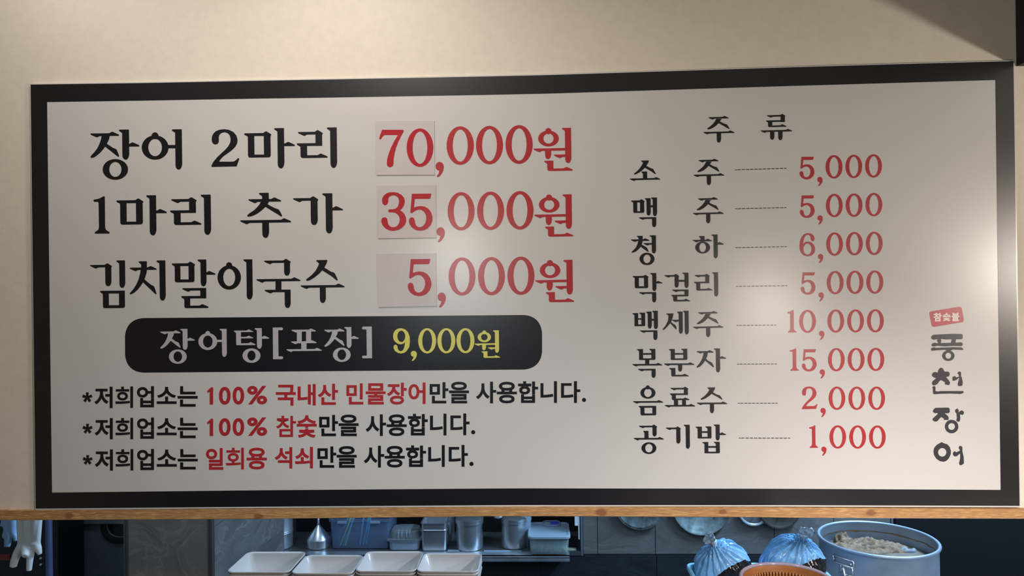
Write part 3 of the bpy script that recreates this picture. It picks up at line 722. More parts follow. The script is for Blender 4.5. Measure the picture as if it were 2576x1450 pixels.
# ------------------------------------------------------------------ THE SIGN
sg = thing('menu_sign', at(1320, 1276, 0.0), 'large white menu sign with a black border and Korean lettering on the cream wall', 'sign')
TO = [(77,213),(363,209),(650,203.3),(800,200.6),(1230,192.4),(1380,189),(1850,174),(2000,169.2),(2300,160.5),(2549.5,153.8)]
BO = [(89.7,1280.2),(640,1275.5),(1230,1271.6),(1330,1271.2),(1950,1271.6),(2565,1273.5)]
TI = [(118.3,256.7),(363,253),(650,248),(800,245.9),(1230,238.6),(1380,235.4),(1850,220.8),(2000,216.1),(2300,207.4),(2504.1,201.5)]
BI = [(130.7,1240),(640,1234.4),(1230,1229.8),(1330,1229.4),(1950,1230.4),(2517.4,1233.3)]
def side(a, b, n=6): return [(a[0]+(b[0]-a[0])*i/n, a[1]+(b[1]-a[1])*i/n) for i in range(1, n)]
def panel_loop(T, Bt, dt=0, dl=0, db=0, dr=0):
    T = [(u, v-dt) for u, v in T]; Bt = [(u, v+db) for u, v in Bt]
    T[0] = (T[0][0]-dl, T[0][1]); Bt[0] = (Bt[0][0]-dl, Bt[0][1]); T[-1] = (T[-1][0]+dr, T[-1][1]); Bt[-1] = (Bt[-1][0]+dr, Bt[-1][1])
    return T + side(T[-1], Bt[-1]) + Bt[::-1] + side(Bt[0], T[0])
outer = panel_loop(TO, BO); inner = panel_loop(TI, BI)
lip = panel_loop(TO, BO, 2.3, 1.6, 3.6, 2.6)
bm = bmesh.new(); lf = [bm.verts.new(at(u, v, 0)) for u, v in lip]; lb = [bm.verts.new((q.co.x, .0078, q.co.z)) for q in lf]
bm.faces.new(lf); bm.faces.new(lb[::-1])
for i in range(len(lf)): bm.faces.new((lf[i], lf[(i+1) % len(lf)], lb[(i+1) % len(lf)], lb[i]))
obj('backing_panel', bm, M['panel'], sg)
lettering('black_border', [(outer, [inner])], M['black'], sg, 0.0, .0004)
# rounded black banner
c4 = [(314.3,801.0),(1363.4,792.6),(1363.8,929.8),(314.8,938.2)]
def rounded(c, r):
    out = []
    for i, p in enumerate(c):
        p = Vector(p); a = (Vector(c[i-1])-p).normalized(); b = (Vector(c[(i+1) % 4])-p).normalized()
        s = p+a*r; e = p+b*r
        for k in range(9):
            t = k/8; out.append(tuple(((1-t)**2)*s + 2*t*(1-t)*(p+(a+b)*r*.10) + t*t*e))
    return out
ban = lettering('soup_banner', [(rounded(c4, 44), [])], M['black'], sg, 0.0, .0004)
tag(ban, 'black rounded banner for the take-out eel soup')
bpy.context.view_layer.update()
def letters(gl, m, parent, label, y=0.0, th=.0004, fn=None):
    for kind, polys in gl:
        o = (fn or lettering)(kind, polys, m, parent, y, th)
        if label: o['label'] = label + ' ' + kind.replace('_', ' ')
letters(BAN, M['grey_ink'], ban, 'silver-grey', -.0004, .0003)
letters(BPR, M['yellow_ink'], ban, 'yellow', -.0004, .0003)
for gl in (A1, A2, A3, A4, A5, ROW2, ROW3, D0): letters(gl, M['black_ink'], sg, 'black')
for gl in (PR1, PR2, PR3): letters(gl, M['red_ink'], sg, 'red')
for d in (D1, D2, D3, D4, D5, D6, D7, D8): letters(d, M['black_ink'], sg, 'black')
for n in (N1, N2, N3, N4, N5, N6, N7, N8): letters(n, M['red_ink'], sg, 'red')
for d in DASH: lettering('leader_line', d, M['black_ink'], sg, 0.0, .0004)['kind'] = 'stuff'
st = lettering('name_stamp', STAMP, M['stamp_red'], sg, 0.0, .0004); st['label'] = 'tilted red stamp with rounded corners'
bpy.context.view_layer.update()
Z(2310, 760, 10.357)
letters(put('참',393,285,612,508,.045)+put('숯',633,285,842,502,.045)+put('불',866,283,1072,503,.045), M['stamp_ink'], st, 'pale', -.0004, .0003, flat_letters)
letters(NAME, M['brush_ink'], sg, 'charcoal brush-drawn')
def run(items):
    out = []
    for it in items: out += digit1(*it[1:]) if it[0] == '1' else put(*it)
    return out
Z(190, 950, 5.152)
n1 = run([('*',92,195,212,316),('저',245,120,480,398),('희',515,117,745,396),('업',795,113,1016,388),('소',1052,123,1310,344),('는',1322,115,1583,380)])
n2 = run([('*',95,602,215,722),('저',248,527,482,803),('희',515,524,746,802),('업',797,520,1016,796),('소',1052,530,1310,750),('는',1322,523,1583,788)])
n3 = run([('*',97,1008,217,1126),('저',250,934,484,1210),('희',517,930,748,1208),('업',797,928,1016,1202),('소',1053,936,1312,1158),('는',1324,930,1584,1194)])
r1 = run([('1',1702,127,1783,352),('0',1858,122,2010,353),('0',2036,120,2186,352),('%',2225,110,2483,350)])
r2 = run([('1',1702,534,1783,760),('0',1858,529,2010,760),('0',2036,528,2186,759),('%',2225,519,2483,758)])
r3 = run([('일',1690,917,1915,1198),('회',1948,912,2182,1193),('용',2217,912,2480,1193)])
Z(680, 950, 5.8)
r1 += run([('국',80,107,372,412),('내',398,97,662,410),('산',693,92,988,401),('민',1110,87,1357,396),('물',1392,85,1682,396),('장',1703,77,1990,396),('어',2015,75,2265,388)])
r2 += run([('참',85,560,375,870),('숯',385,553,678,880)]); n2 += run([('만',712,548,988,858),('을',997,543,1288,858),('사',1390,540,1690,856),('용',1697,540,1990,856),('합',2008,532,2297,848)])
r3 += run([('석',63,1018,320,1330),('쇠',360,1015,622,1328)]); n3 += run([('만',687,1008,962,1320),('을',969,1003,1260,1320),('사',1363,998,1662,1316),('용',1668,1000,1962,1316),('합',1980,993,2272,1308)])
Z(1080, 940, 5.8)
n1 += run([('만',5,128,278,438),('을',288,122,578,438),('사',682,120,977,437),('용',985,122,1278,436),('합',1295,115,1587,431),('니',1622,113,1862,431),('다',1922,113,2203,431),('.',2228,357,2287,417)])
n2 += run([('니',10,587,250,905),('다',308,585,587,902),('.',610,828,670,889)])
n3 += run([('니',-17,1047,225,1365),('다',283,1045,562,1362),('.',585,1290,645,1352)])
for a, b in ((n1, r1), (n2, r2), (n3, r3)):
    for gl, m, lb in ((a, M['black_ink'], 'plain black'), (b, M['red_ink'], 'plain red')):
        for g in gl: letters([g], m, sg, lb, 0.0, .0004, lettering if g[0] == 'asterisk' or (len(g[1]) == 1 and len(g[1][0][0]) == 8) else flat_letters)
# price stickers: sheets stuck over the old figures
def sticker(c, polys, label):
    ctr = at(sum(p[0] for p in c)/4, sum(p[1] for p in c)/4, 0)
    t = thing('price_sticker', ctr, label, 'sticker', 'clear price stickers on the sign')
    bm = bmesh.new()
    F = [bm.verts.new(at(u, v, -.0016)) for u, v in c]; B = [bm.verts.new(at(u, v, -.0006)) for u, v in c]
    bm.faces.new(F); bm.faces.new(B[::-1])
    for i in range(4): bm.faces.new((F[i], F[(i+1) % 4], B[(i+1) % 4], B[i]))
    obj('sheet', bm, M['sticker'], t, bev=.0002)
    letters(polys, M['sticker_red'], t, 'red', -.0016, .0003)
sticker([(945.2,304.6),(1093,304),(1093.6,439.8),(947,440.5)], B7+B0, 'topmost of the three square sheets stuck on the sign, figures seventy')
sticker([(949.3,467.2),(1096.6,465.6),(1098,598),(951,600)], ST2, 'middle of the three square sheets stuck on the sign, figures thirty-five')
sticker([(948.4,639.2),(1097,637),(1098.8,770.5),(952,773.3)], ST3, 'lowest and half-blank of the three sheets stuck on the sign')
# ------------------------------------------------------------------ things on the pass and in the kitchen
def px(d): return d/FPX
# counters (their tops lie below the lower edge of the photograph)
o = obj('pass_counter', boxm(.3, 1.9, -.46, -.10, 1.385, 1.425), M['counter'], bev=.003); tag(o, 'steel pass shelf in front of the hatch carrying the ribbed basket', 'counter')
ZB = 1.292
rs = thing('dish_riser', (-.5, .24, 1.08), 'steel riser shelf on the worktop carrying the stacked white dishes', 'shelf')
obj('board', boxm(-.86, .02, .158, .325, ZB-.012, ZB), M['counter'], rs, bev=.002)
for x in (-.85, .0):
    for y in (.165, .31): obj('leg', boxm(x-.005, x+.01, y-.005, y+.01, 1.08, ZB-.012), M['counter'], rs)
o = obj('plinth_block', boxm(.3, 1.9, -.40, -.13, 0, 1.385), M['wall']); tag(o, 'cream plinth under the steel pass shelf', 'plinth')
wt = obj('worktop', boxm(-1.05, 2.3, .14, .90, 1.04, 1.08), M['counter'], bev=.003); tag(wt, 'steel kitchen worktop behind the hatch under the large pot', 'worktop')
o = obj('worktop_cabinet', boxm(-1.02, 2.27, .16, .88, 0, 1.04), M['fridge']); tag(o, 'steel cabinet below the kitchen worktop', 'cabinet')
# --- stacks of white dishes
def make_tray():
    root = bpy.data.objects.new('serving_dish', None); COL.objects.link(root); root.empty_display_size = .03
    w, d, h = 1.0, 1.0, 1.0
    W_, D_, H_ = .170, .145, .054
    S_ = [(W_*.66, D_*.60, .012, 0), (W_*.72, D_*.66, .014, .001), (W_*.955, D_*.945, .016, H_*.86), (W_*.975, D_*.97, .018, H_*.90), (W_*1.0, D_*1.0, .019, H_*.93), (W_*1.0, D_*1.0, .019, H_*.985), (W_*.985, D_*.982, .018, H_),
          (W_*.955, D_*.945, .016, H_*.985), (W_*.935, D_*.92, .015, H_*.94), (W_*.70, D_*.64, .013, .005), (W_*.64, D_*.58, .012, .0035)]
    bm = bmesh.new(); loft(bm, rloops((0, 0, 0), S_, 6), True, True)
    obj('bowl', bm, M['melamine'], root, smooth=True, world=False)
    # thin rounded rim bead
    bm = bmesh.new(); tube(bm, [(x, y, H_-.0010) for x, y in rrect(W_*.992, D_*.992, .0185, 6)], .0016, 8, closed=True)
    obj('rim', bm, M['melamine'], root, smooth=True, world=False)
    return root
tray0 = make_tray(); used = False
TR = [((570,1440),(735,1440),(625,1388),(765,1389.5), 'leftmost stack'), ((729.5,1442),(888,1445),(774,1397),(913,1398), 'second stack from the left'),
      ((892.6,1436),(1045,1439),(925,1387),(1065,1389), 'third stack from the left'), ((1046.6,1437),(1203,1439),(1069,1391.6),(1212,1393.5), 'rightmost stack')]
PIT = .0082
for si, (fl, fr, bl, br, nm) in enumerate(TR):
    vf = (fl[1]+fr[1])/2; vb = (bl[1]+br[1])/2
    n = 5
    zr = ZB+.054+(n-1)*PIT
    pf0, pf1, pb0, pb1 = atz(*fl, zr), atz(*fr, zr), atz(*bl, zr), atz(*br, zr)
    cx = (pf0.x+pf1.x+pb0.x+pb1.x)/4; cy = (pf0.y+pf1.y+pb0.y+pb1.y)/4
    w = ((pf1.x-pf0.x)+(pb1.x-pb0.x))/2; dd = ((pb0.y-pf0.y)+(pb1.y-pf1.y))/2
    for k in range(n):
        if used: t = copy_tree(tray0)
        else: t = tray0; used = True
        t.location = (cx+random.uniform(-.0008, .0008), cy+random.uniform(-.0008, .0008), ZB+PIT*k); t.scale = (w/.170, dd/.145, 1)
        t.rotation_euler = (0, 0, random.uniform(-.008, .008))
        if k == n-1: tag(t, 'white rectangular dish on top of the '+nm, 'dish', 'white dishes stacked on the pass')
        else: tag(t, 'white rectangular dish lower down in the '+nm, 'dish', 'white dishes stacked on the pass')
        t['group'] = 'white dishes in the '+nm
# --- niche shelf with its contents
z0 = zs
sh = thing('shelf', ((xn0+xn1)/2, D, zs-.02), 'grooved metal shelf across the dark recess behind the dishes', 'shelf')
xs1 = at(1433, 1400, D-.07).x
bm = boxm(xn0, xn1, D-.002, D+.285, zs-.02, zs); obj('board', bm, M['niche'], sh)
bm = bmesh.new(); box(bm, xn0+.004, xs1, D-.066, D-.002, zs-.006, zs)
for a, b, yy in ((0, .006, .072), (.007, .0125, .070), (.0135, .023, .073)): box(bm, xn0+.004, xs1, D-yy, D-.05, zs-b, zs-a)
obj('edge_profile', bm, M['alu'], sh)
def can(u, vb, rpx, vt, name, label, y=None, m=None, lid=True, clasp=False, bands=(), grp=None):
    base = atz(u, vb, z0); c = (base.x, base.y + 0, z0); d = base.y-CAM.y; r = rpx*px(d)
    c = (c[0]*(1+r/d), c[1]+r, z0) if False else (base.x, base.y+r*.9, z0)
    c = (at(u, vb, base.y+r*.9).x, base.y+r*.9, z0)
    h = at(u, vt, c[1]).z-z0
    t = thing(name, c, label, 'canister', grp)
    bm = bmesh.new(); prof = [(r*.2, .001), (r*.93, 0), (r, .004)]
    for b in bands: prof += [(r, h*b-.003), (r*1.025, h*b), (r, h*b+.003)]
    prof += [(r, h-.012), (r*.985, h)]
    lathe(bm, c, prof, 40, True, True); obj('body', bm, m or M['steel'], t, smooth=True, auto=40)
    if lid:
        bm = bmesh.new(); lathe(bm, c, [(r*1.0, h-.004), (r*1.05, h-.004), (r*1.06, h+.004), (r*1.04, h+.008), (r*1.06, h+.012), (r*1.05, h+.018), (r*.9, h+.022), (r*.2, h+.024)], 40, True, True)
        obj('lid', bm, m or M['steel'], t, smooth=True, auto=40)
    if clasp:
        bm = bmesh.new(); x = c[0]+r*.35; y = c[1]-r*.96
        box(bm, x-.008, x+.008, y-.006, y+.004, z0+h*.70, z0+h*.80); box(bm, x-.008, x+.008, y-.006, y+.004, z0+h*.84, z0+h*.94)
        tube(bm, [(x-.006, y-.008, z0+h*.72), (x-.007, y-.012, z0+h*.82), (x-.006, y-.008, z0+h*.93)], .0018); tube(bm, [(x+.006, y-.008, z0+h*.72), (x+.007, y-.012, z0+h*.82), (x+.006, y-.008, z0+h*.93)], .0018)
        obj('clasp', bm, M['steel'], t, smooth=True, auto=40)
    return t
can(703, 1386, 34, 1300, 'lidded_canister', 'dull steel canister with a wire clasp at the recess\'s left end', m=M['alu'], clasp=True, bands=(.50, .55))
can(1182, 1389, 34, 1312, 'steel_canister', 'shiny steel canister left of the dark gap on the shelf', bands=())
can(1294, 1384.5, 32, 1310, 'steel_canister', 'shiny steel canister right of the dark gap on the shelf', bands=())
can(1320, 1377, 17, 1306, 'storage_jar', 'pale cloudy jar tucked behind the right steel canister', m=M['milky'], lid=True)
# funnel turned upside down
b = atz(802, 1385, z0); c = (at(802, 1385, b.y+.055).x, b.y+.055, z0)
t = thing('funnel', c, 'shiny steel funnel standing mouth-down beside the blue box', 'funnel')
bm = bmesh.new(); lathe(bm, c, [(.050, 0), (.057, .002), (.057, .010), (.055, .014), (.057, .036), (.054, .044), (.030, .076), (.011, .100), (.008, .104)], 40); obj('cone', bm, M['steel'], t, smooth=True, auto=50)
bm = bmesh.new(); lathe(bm, c, [(.008, .104), (.0055, .112), (.0045, .19), (.0035, .19)], 20, True, True); obj('spout', bm, M['steel'], t, smooth=True)
# translucent blue box with straws
b0, b1 = atz(833, 1383, z0), atz(975, 1384, z0)
yb = b0.y; cx = (b0.x+b1.x)/2; w = b1.x-b0.x; hb = at(900, 1312, yb).z-z0
c = (cx+.004, yb+.10, z0)
t = thing('storage_box', c, 'translucent blue plastic box holding straws on the shelf', 'box')
bm = bmesh.new(); loft(bm, rloops(c, [(w*.97, .19, .012, 0), (w, .20, .014, .004), (w*1.06, .215, .016, hb), (w*1.10, .225, .018, hb), (w*1.10, .225, .018, hb+.012), (w*1.04, .21, .016, hb+.012), (w*.98, .196, .014, .006)], 4), True, True)
obj('body', bm, M['bluebox'], t, smooth=True, auto=40)
bm = bmesh.new()
for s in (-.3, .28): box(bm, c[0]+w*s-.022, c[0]+w*s+.022, c[1]-.118, c[1]-.105, z0+hb-.006, z0+hb+.004)
obj('latch', bm, M['milky'], t)['kind'] = 'stuff'
for i, (u0, v0, u1, v1, mt) in enumerate(((855,1375,884,1300,'y'),(862,1376,892,1300,'b'),(868,1374,890,1300,'y'),(850,1372,876,1302,'b'),(905,1376,915,1300,'b'),(914,1374,928,1300,'b'),(921,1376,932,1300,'b'))):
    bm = bmesh.new(); a = at(u0, v0, yb-.004+0*i); e = at(u1, v1, yb-.006)
    a.y = yb+.02+.004*i; e.y = yb+.03
    k0 = at(u0, v0, a.y); k1 = at(u1, v1, e.y); k0.z = max(k0.z, z0+.01); 
    tube(bm, [k0, k1, k1+(k1-k0)*.3], .0042, 10)
    o = obj('drinking_straw', bm, M['straw_'+mt], smooth=True, auto=40)
    tag(o, 'yellow drinking straw leaning in the blue box' if mt == 'y' else 'turquoise drinking straw leaning in the blue box', 'straw', 'yellow straws in the blue box' if mt == 'y' else 'turquoise straws in the blue box')
# clear food container with domed lid
b = atz(1016, 1386, z0); w = 76*px(b.y-CAM.y); c = (b.x, b.y+.06, z0)
t = thing('food_container', c, 'clear plastic food container with a domed lid beside the steel tins', 'container')
hb = at(1016, 1362, b.y).z-z0
bm = bmesh.new(); loft(bm, rloops(c, [(w*.9, .105, .02, 0), (w, .12, .022, .003), (w*1.04, .125, .024, hb)], 5), True, True); obj('body', bm, M['milky'], t, smooth=True, auto=40)
bm = bmesh.new(); loft(bm, rloops(c, [(w*1.16, .140, .028, hb), (w*1.18, .142, .028, hb+.003), (w*1.16, .140, .028, hb+.009), (w*1.04, .125, .026, hb+.011), (w*.98, .115, .026, hb+.030), (w*.9, .105, .03, hb+.045), (w*.7, .08, .03, hb+.050)], 6), True, True); obj('lid', bm, M['clear'], t, smooth=True, auto=40)
bm = bmesh.new()
for x in (-.028, -.010, .014, .03): tube(bm, [(c[0]+x, c[1]-.062, c[2]+hb+.014), (c[0]+x*.95, c[1]-.056, c[2]+hb+.036), (c[0]+x*.9, c[1]-.045, c[2]+hb+.048)], .0022, 8)
obj('moulded_rib', bm, M['milky'], t, smooth=True)
# stacked square steel tins
b = atz(1097, 1388, z0); w = 62*px(b.y-CAM.y); yc = b.y+w/2
def tin(zb, h, label, wf):
    c = (at(1096, 1380, yc).x, yc, zb)
    t = thing('square_tin', c, label, 'tin', 'square steel tins nested on the shelf')
    bm = bmesh.new(); loft(bm, rloops(c, [(w*.93*wf, w*.93*wf, .012, 0), (w*wf, w*wf, .014, .004), (w*wf*1.03, w*wf*1.03, .014, h-.004), (w*wf*1.10, w*wf*1.10, .016, h-.002), (w*wf*1.10, w*wf*1.10, .016, h), (w*wf*.99, w*wf*.99, .014, h-.001), (w*wf*.9, w*wf*.9, .012, .006)], 4), True, True)
    obj('body', bm, M['steel'], t, smooth=True, auto=35)
h1 = at(1097, 1335, b.y).z-z0
tin(z0, h1, 'lower square steel tin of the nested pair on the shelf', 1.0)
tin(z0+.030, at(1097, 1317.5, b.y).z-z0-.030, 'upper square steel tin of the nested pair on the shelf', .985)
c = (at(1104, 1380, yc+.10).x, yc+.135, z0)
t = thing('square_tin', c, 'wider steel tin standing behind the nested pair', 'tin')
bm = bmesh.new(); loft(bm, rloops(c, [(w*1.2, .10, .012, 0), (w*1.25, .105, .014, .13), (w*1.32, .112, .016, .131), (w*1.2, .10, .014, .13), (w*1.15, .096, .012, .006)], 4), True, True); obj('body', bm, M['steel'], t, smooth=True, auto=35)
# lidded container with a blue catch
b0, b1 = atz(1333, 1398, z0), atz(1431, 1400, z0); w = b1.x-b0.x; cx = (b0.x+b1.x)/2; dep = .20
c = (cx, b0.y+dep/2, z0); hb = at(1380, 1354, b0.y).z-z0
t = thing('lidded_container', c, 'cloudy lidded container half full of grain at the shelf\'s right end', 'container')
bm = bmesh.new(); loft(bm, rloops(c, [(w*.93, dep*.94, .016, 0), (w*.97, dep*.97, .018, .004), (w*1.03, dep*1.02, .02, hb), (w*.97, dep*.97, .018, hb), (w*.93, dep*.94, .016, .003)], 5), True, True); obj('body', bm, M['clear'], t, smooth=True, auto=40)
bm = bmesh.new(); L0 = rloops(c, [(w*.92, dep*.92, .014, .003), (w*.95, dep*.95, .014, .034), (w*.8, dep*.8, .014, .040)], 5); loft(bm, L0, True, True)
for v in bm.verts:
    if v.co.z > z0+.03: v.co.z += .008*math.sin(v.co.x*60)+.004*math.sin(v.co.x*143+1)
obj('grain_filling', bm, M['rice'], t, smooth=True)
bm = bmesh.new(); loft(bm, rloops(c, [(w*1.08, dep*1.08, .02, hb-.004), (w*1.10, dep*1.10, .022, hb-.002), (w*1.10, dep*1.10, .022, hb+.007), (w*1.06, dep*1.06, .022, hb+.010), (w*.98, dep*.98, .02, hb+.009), (w*.96, dep*.96, .02, hb+.006)], 5), True, True)
lidz = obj('lid', bm, M['milky'], t, smooth=True, auto=40)
bpy.context.view_layer.update()
hc = atz(1387, 1318, z0+hb+.008)
bm = bmesh.new(); tube(bm, [(hc.x+x, hc.y+y, z0+hb+.010) for x, y in rrect(.080, .070, .02, 5)], .003, 8, closed=True); obj('catch_frame', bm, M['milky'], lidz, smooth=True)
bm = bmesh.new(); loft(bm, rloops((hc.x+.016, hc.y+.004, z0+hb+.007), [(.044, .052, .014, 0), (.042, .050, .014, .005), (.03, .04, .01, .006)], 5), True, True); o = obj('catch', bm, M['blueclip'], lidz, smooth=True, auto=40); o['label'] = 'blue catch'
# white tag hanging in the recess
k = at(1450, 1303, D-.01)
t = thing('hanging_tag', (k.x, D-.01, 1.2), 'white plastic tag hanging by the recess\'s right edge', 'tag')
a, b_ = at(1445.5, 1290, D-.01), at(1454, 1323, D-.01); obj('label_card', boxm(a.x, b_.x, D-.012, D-.008, b_.z, a.z+.12), M['white'], t, bev=.001)
a, b_ = at(1454.5, 1290, D-.01), at(1458, 1357.5, D-.01); obj('strip', boxm(a.x, b_.x, D-.010, D-.006, b_.z, a.z+.12), M['white'], t, bev=.0005)
# ladle hanging in the gap of the recess
b = at(1253, 1306, D+.02)
t = thing('ladle', (b.x, b.y, b.z), 'shiny steel ladle bowl hanging in the dark gap of the recess', 'ladle')
bm = bmesh.new(); lathe(bm, (b.x, b.y, b.z), [(.001, 0), (.010, .0015), (.019, .007), (.024, .016), (.0225, .016), (.017, .008), (.001, .003)], 24); obj('bowl', bm, M['steel'], t, smooth=True)
bm = bmesh.new(); tube(bm, [(b.x, b.y+.023, b.z+.014), (b.x, b.y+.028, b.z+.08), (b.x, b.y+.03, 1.44)], .003, 8); obj('handle', bm, M['steel'], t, smooth=True)
# small pale pad on the recess floor
a = atz(1440, 1385, z0); o = obj('cloth_pad', boxm(a.x-.022, a.x+.018, a.y-.004, a.y+.02, z0, z0+.006), M['rice'], bev=.002); tag(o, 'small pale pad lying on the shelf beneath the white tag', 'pad')
# towel strip under the canisters
for (u0, u1, v, nm_) in ((1127, 1156, 1386, 'left'), (1218, 1312, 1387.5, 'right')):
    a, b_ = atz(u0, v, z0), atz(u1, v, z0)
    bm = bmesh.new(); box(bm, a.x, b_.x, a.y-.012, a.y+.004, z0, z0+.003)
    o = obj('towel_strip', bm, M['milky'], bev=.001); tag(o, 'pale folded cloth strip on the shelf %s' % ('between the tins and the left steel canister' if nm_ == 'left' else 'in front of the dark gap'), 'cloth')
# --- lids and pans hung on the tiled wall
def hung(u, vb, rp, name, label, m, y=D-.022, ring=True, conc=False, tilt=0):
    r = rp*px(y-CAM.y); p = at(u, vb, y); c = (p.x, y, p.z+r)
    t = thing(name, c, label, 'pan lid' if name == 'pan_lid' else 'pan')
    bm = bmesh.new()
    if conc: prof = [(.001, .018), (r*.70, .017), (r*.76, .010), (r*.92, .004), (r*.96, -.002), (r, -.003), (r, .001), (r*.96, .003), (r*.78, .018), (r*.3, .021), (.001, .021)]
    else: prof = [(.001, -.006), (r*.45, -.0045), (r*.86, .001), (r*.90, -.002), (r*.97, -.003), (r, 0), (r*.98, .003), (r*.88, .004), (.001, .0)]
    lathe(bm, c, prof, 56, axis='y'); obj('plate', bm, m, t, smooth=True, auto=50)
    bm = bmesh.new(); tube(bm, [(c[0]+r*math.cos(2*PI*i/48), y, c[2]+r*math.sin(2*PI*i/48)) for i in range(48)], .0028, 8, closed=True); obj('rim', bm, m, t, smooth=True)
    bm = bmesh.new(); tube(bm, [(c[0], y-.002, c[2]+.02), (c[0], y-.02, c[2]+.018), (c[0], y-.02, c[2]-.018), (c[0], y-.002, c[2]-.02)], .003, 8)
    obj('grip', bm, M['alu'], t, smooth=True)
    bm = bmesh.new(); tube(bm, [(c[0], y+.024, c[2]+r+.01), (c[0], y-.004, c[2]+r+.008), (c[0], y-.008, c[2]+r+.018)], .002, 8); obj('hook', bm, M['alu'], t, smooth=True)
hung(1611, 1333, 62, 'pan_lid', 'dull aluminium lid hung on the tiles, leftmost of the hung lids', M['alu_old'])
hung(1766, 1347.5, 72, 'pan_lid', 'large stained aluminium lid hung on the tiles above the left bag', M['alu_old'], conc=True)
hung(1897, 1323.5, 38, 'pan_lid', 'small bluish lid hung on the tiles between the bags', M['alu'])
hung(1962, 1331, 52, 'frying_pan', 'dark brown round pan hung on the tiles above the right bag', grain_mat('dark_pan', (.075, .065, .055), .45, .2, 20, .1, metal=.4), y=D-.034)
hung(1930, 1318, 38, 'pan_lid', 'lid half hidden behind the small bluish lid', M['alu'], y=D-.010)
# --- stock pot
rp = .181; zp = 1.303
pc = at(2207, 1350, .658); PX_ = pc.x; pcc = (PX_, .658, 1.08)
t = thing('stock_pot', pcc, 'large open aluminium stock pot of simmering broth at the right', 'pot')
h = zp-1.08
bm = bmesh.new(); lathe(bm, pcc, [(rp*.9, 0), (rp*.965, .004), (rp*.975, .02), (rp*.975, h-.012), (rp*.985, h-.006), (rp*.985, h)], 72, True); 
lathe(bm, pcc, [(rp*.955, h), (rp*.955, .02), (rp*.9, .01)], 72, False, True); obj('body', bm, M['potalu'], t, smooth=True, auto=40)
bm = bmesh.new(); tube(bm, [(PX_+rp*.982*math.cos(2*PI*i/72), .658+rp*.982*math.sin(2*PI*i/72), zp) for i in range(72)], .0056, 10, closed=True); obj('rolled_rim', bm, M['potalu'], t, smooth=True)
rb = bmesh.new(); vs_ = []
n_r, n_a = 14, 56
from mathutils import noise as mno
prev = None; cvert = rb.verts.new((PX_, .658, zp-.052))
for i in range(1, n_r+1):
    ring = []
    for j in range(n_a):
        a = 2*PI*j/n_a; r = rp*.955*i/n_r; x, y = PX_+r*math.cos(a), .658+r*math.sin(a)
        ring.append(rb.verts.new((x, y, zp-.054+.002*mno.noise((x*40, y*40, 0)))))
    for j in range(n_a):
        if prev is None: rb.faces.new((cvert, ring[j], ring[(j+1) % n_a]))
        else: rb.faces.new((prev[j], ring[j], ring[(j+1) % n_a], prev[(j+1) % n_a]))
    prev = ring
o = obj('broth', rb, M['soup'], t, smooth=True)
def blob(bm, cx, cy, cz, rx, ry, rz, seed, n=26, k=11, rough=.35, sc=9):
    rows = []
    for i in range(k+1):
        f = i/k; row = []
        for j in range(n):
            a = 2*PI*j/n; e = 1+rough*mno.noise((math.cos(a)*1.7+seed, math.sin(a)*1.7, seed))
            x = cx+rx*f*e*math.cos(a); y = cy+ry*f*e*math.sin(a)
            z = cz+rz*math.sqrt(max(0, 1-f*f))*(1+.9*mno.noise((x*60+seed, y*60, seed))) + rz*.35*mno.noise((x*130, y*130, seed))*(1-f)
            row.append(bm.verts.new((x, y, z)))
        rows.append(row)
    for A_, B_ in zip(rows[1:], rows[2:]):
        for j in range(n): bm.faces.new((A_[j], B_[j], B_[(j+1) % n], A_[(j+1) % n]))
    bm.faces.new(rows[1])
bm = bmesh.new()
for (u, v, rx, ry, rz) in ((2112, 1357, .030, .030, .028), (2135, 1370, .055, .04, .016), (2180, 1358, .055, .05, .02), (2215, 1368, .07, .04, .018), (2190, 1382, .07, .03, .012), (2240, 1380, .05, .03, .012), (2150, 1350, .05, .04, .012), (2250, 1366, .05, .04, .012)):
    p = atz(u, v, zp-.045)
    dx, dy = p.x-PX_, p.y-.658; q = math.hypot(dx, dy); lim = rp*.955-max(rx, ry)*1.2
    if q > lim: p.x = PX_+dx*lim/q; p.y = .658+dy*lim/q
    blob(bm, p.x, p.y, zp-.056, rx, ry, rz, u*.13)
o = obj('bone_pile', bm, M['foam'], t, smooth=True); o['label'] = 'brown bones and foam heaped in the broth'
bm = bmesh.new()
for (u, v, rx, ry) in ((2280, 1385, .035, .016),):
    p = atz(u, v, zp-.05); blob(bm, p.x, p.y, zp-.056, rx, ry, .012, u*.3)
obj('froth', bm, M['scum'], t, smooth=True)
# residue line inside the pot
bm = bmesh.new(); ring = []
for j in range(73):
    a = 2*PI*j/72; zz_ = zp-.026+.003*mno.noise((a*3, 1, 0)); th = .003+.007*abs(mno.noise((a*6, 5, 0)))
    ring.append((bm.verts.new((PX_+rp*.953*math.cos(a), .658+rp*.953*math.sin(a), zz_)), bm.verts.new((PX_+rp*.9525*math.cos(a), .658+rp*.9525*math.sin(a), zz_-th))))
for q0, q1 in zip(ring, ring[1:]): bm.faces.new((q0[0], q1[0], q1[1], q0[1]))
obj('residue_line', bm, M['foam'], t)
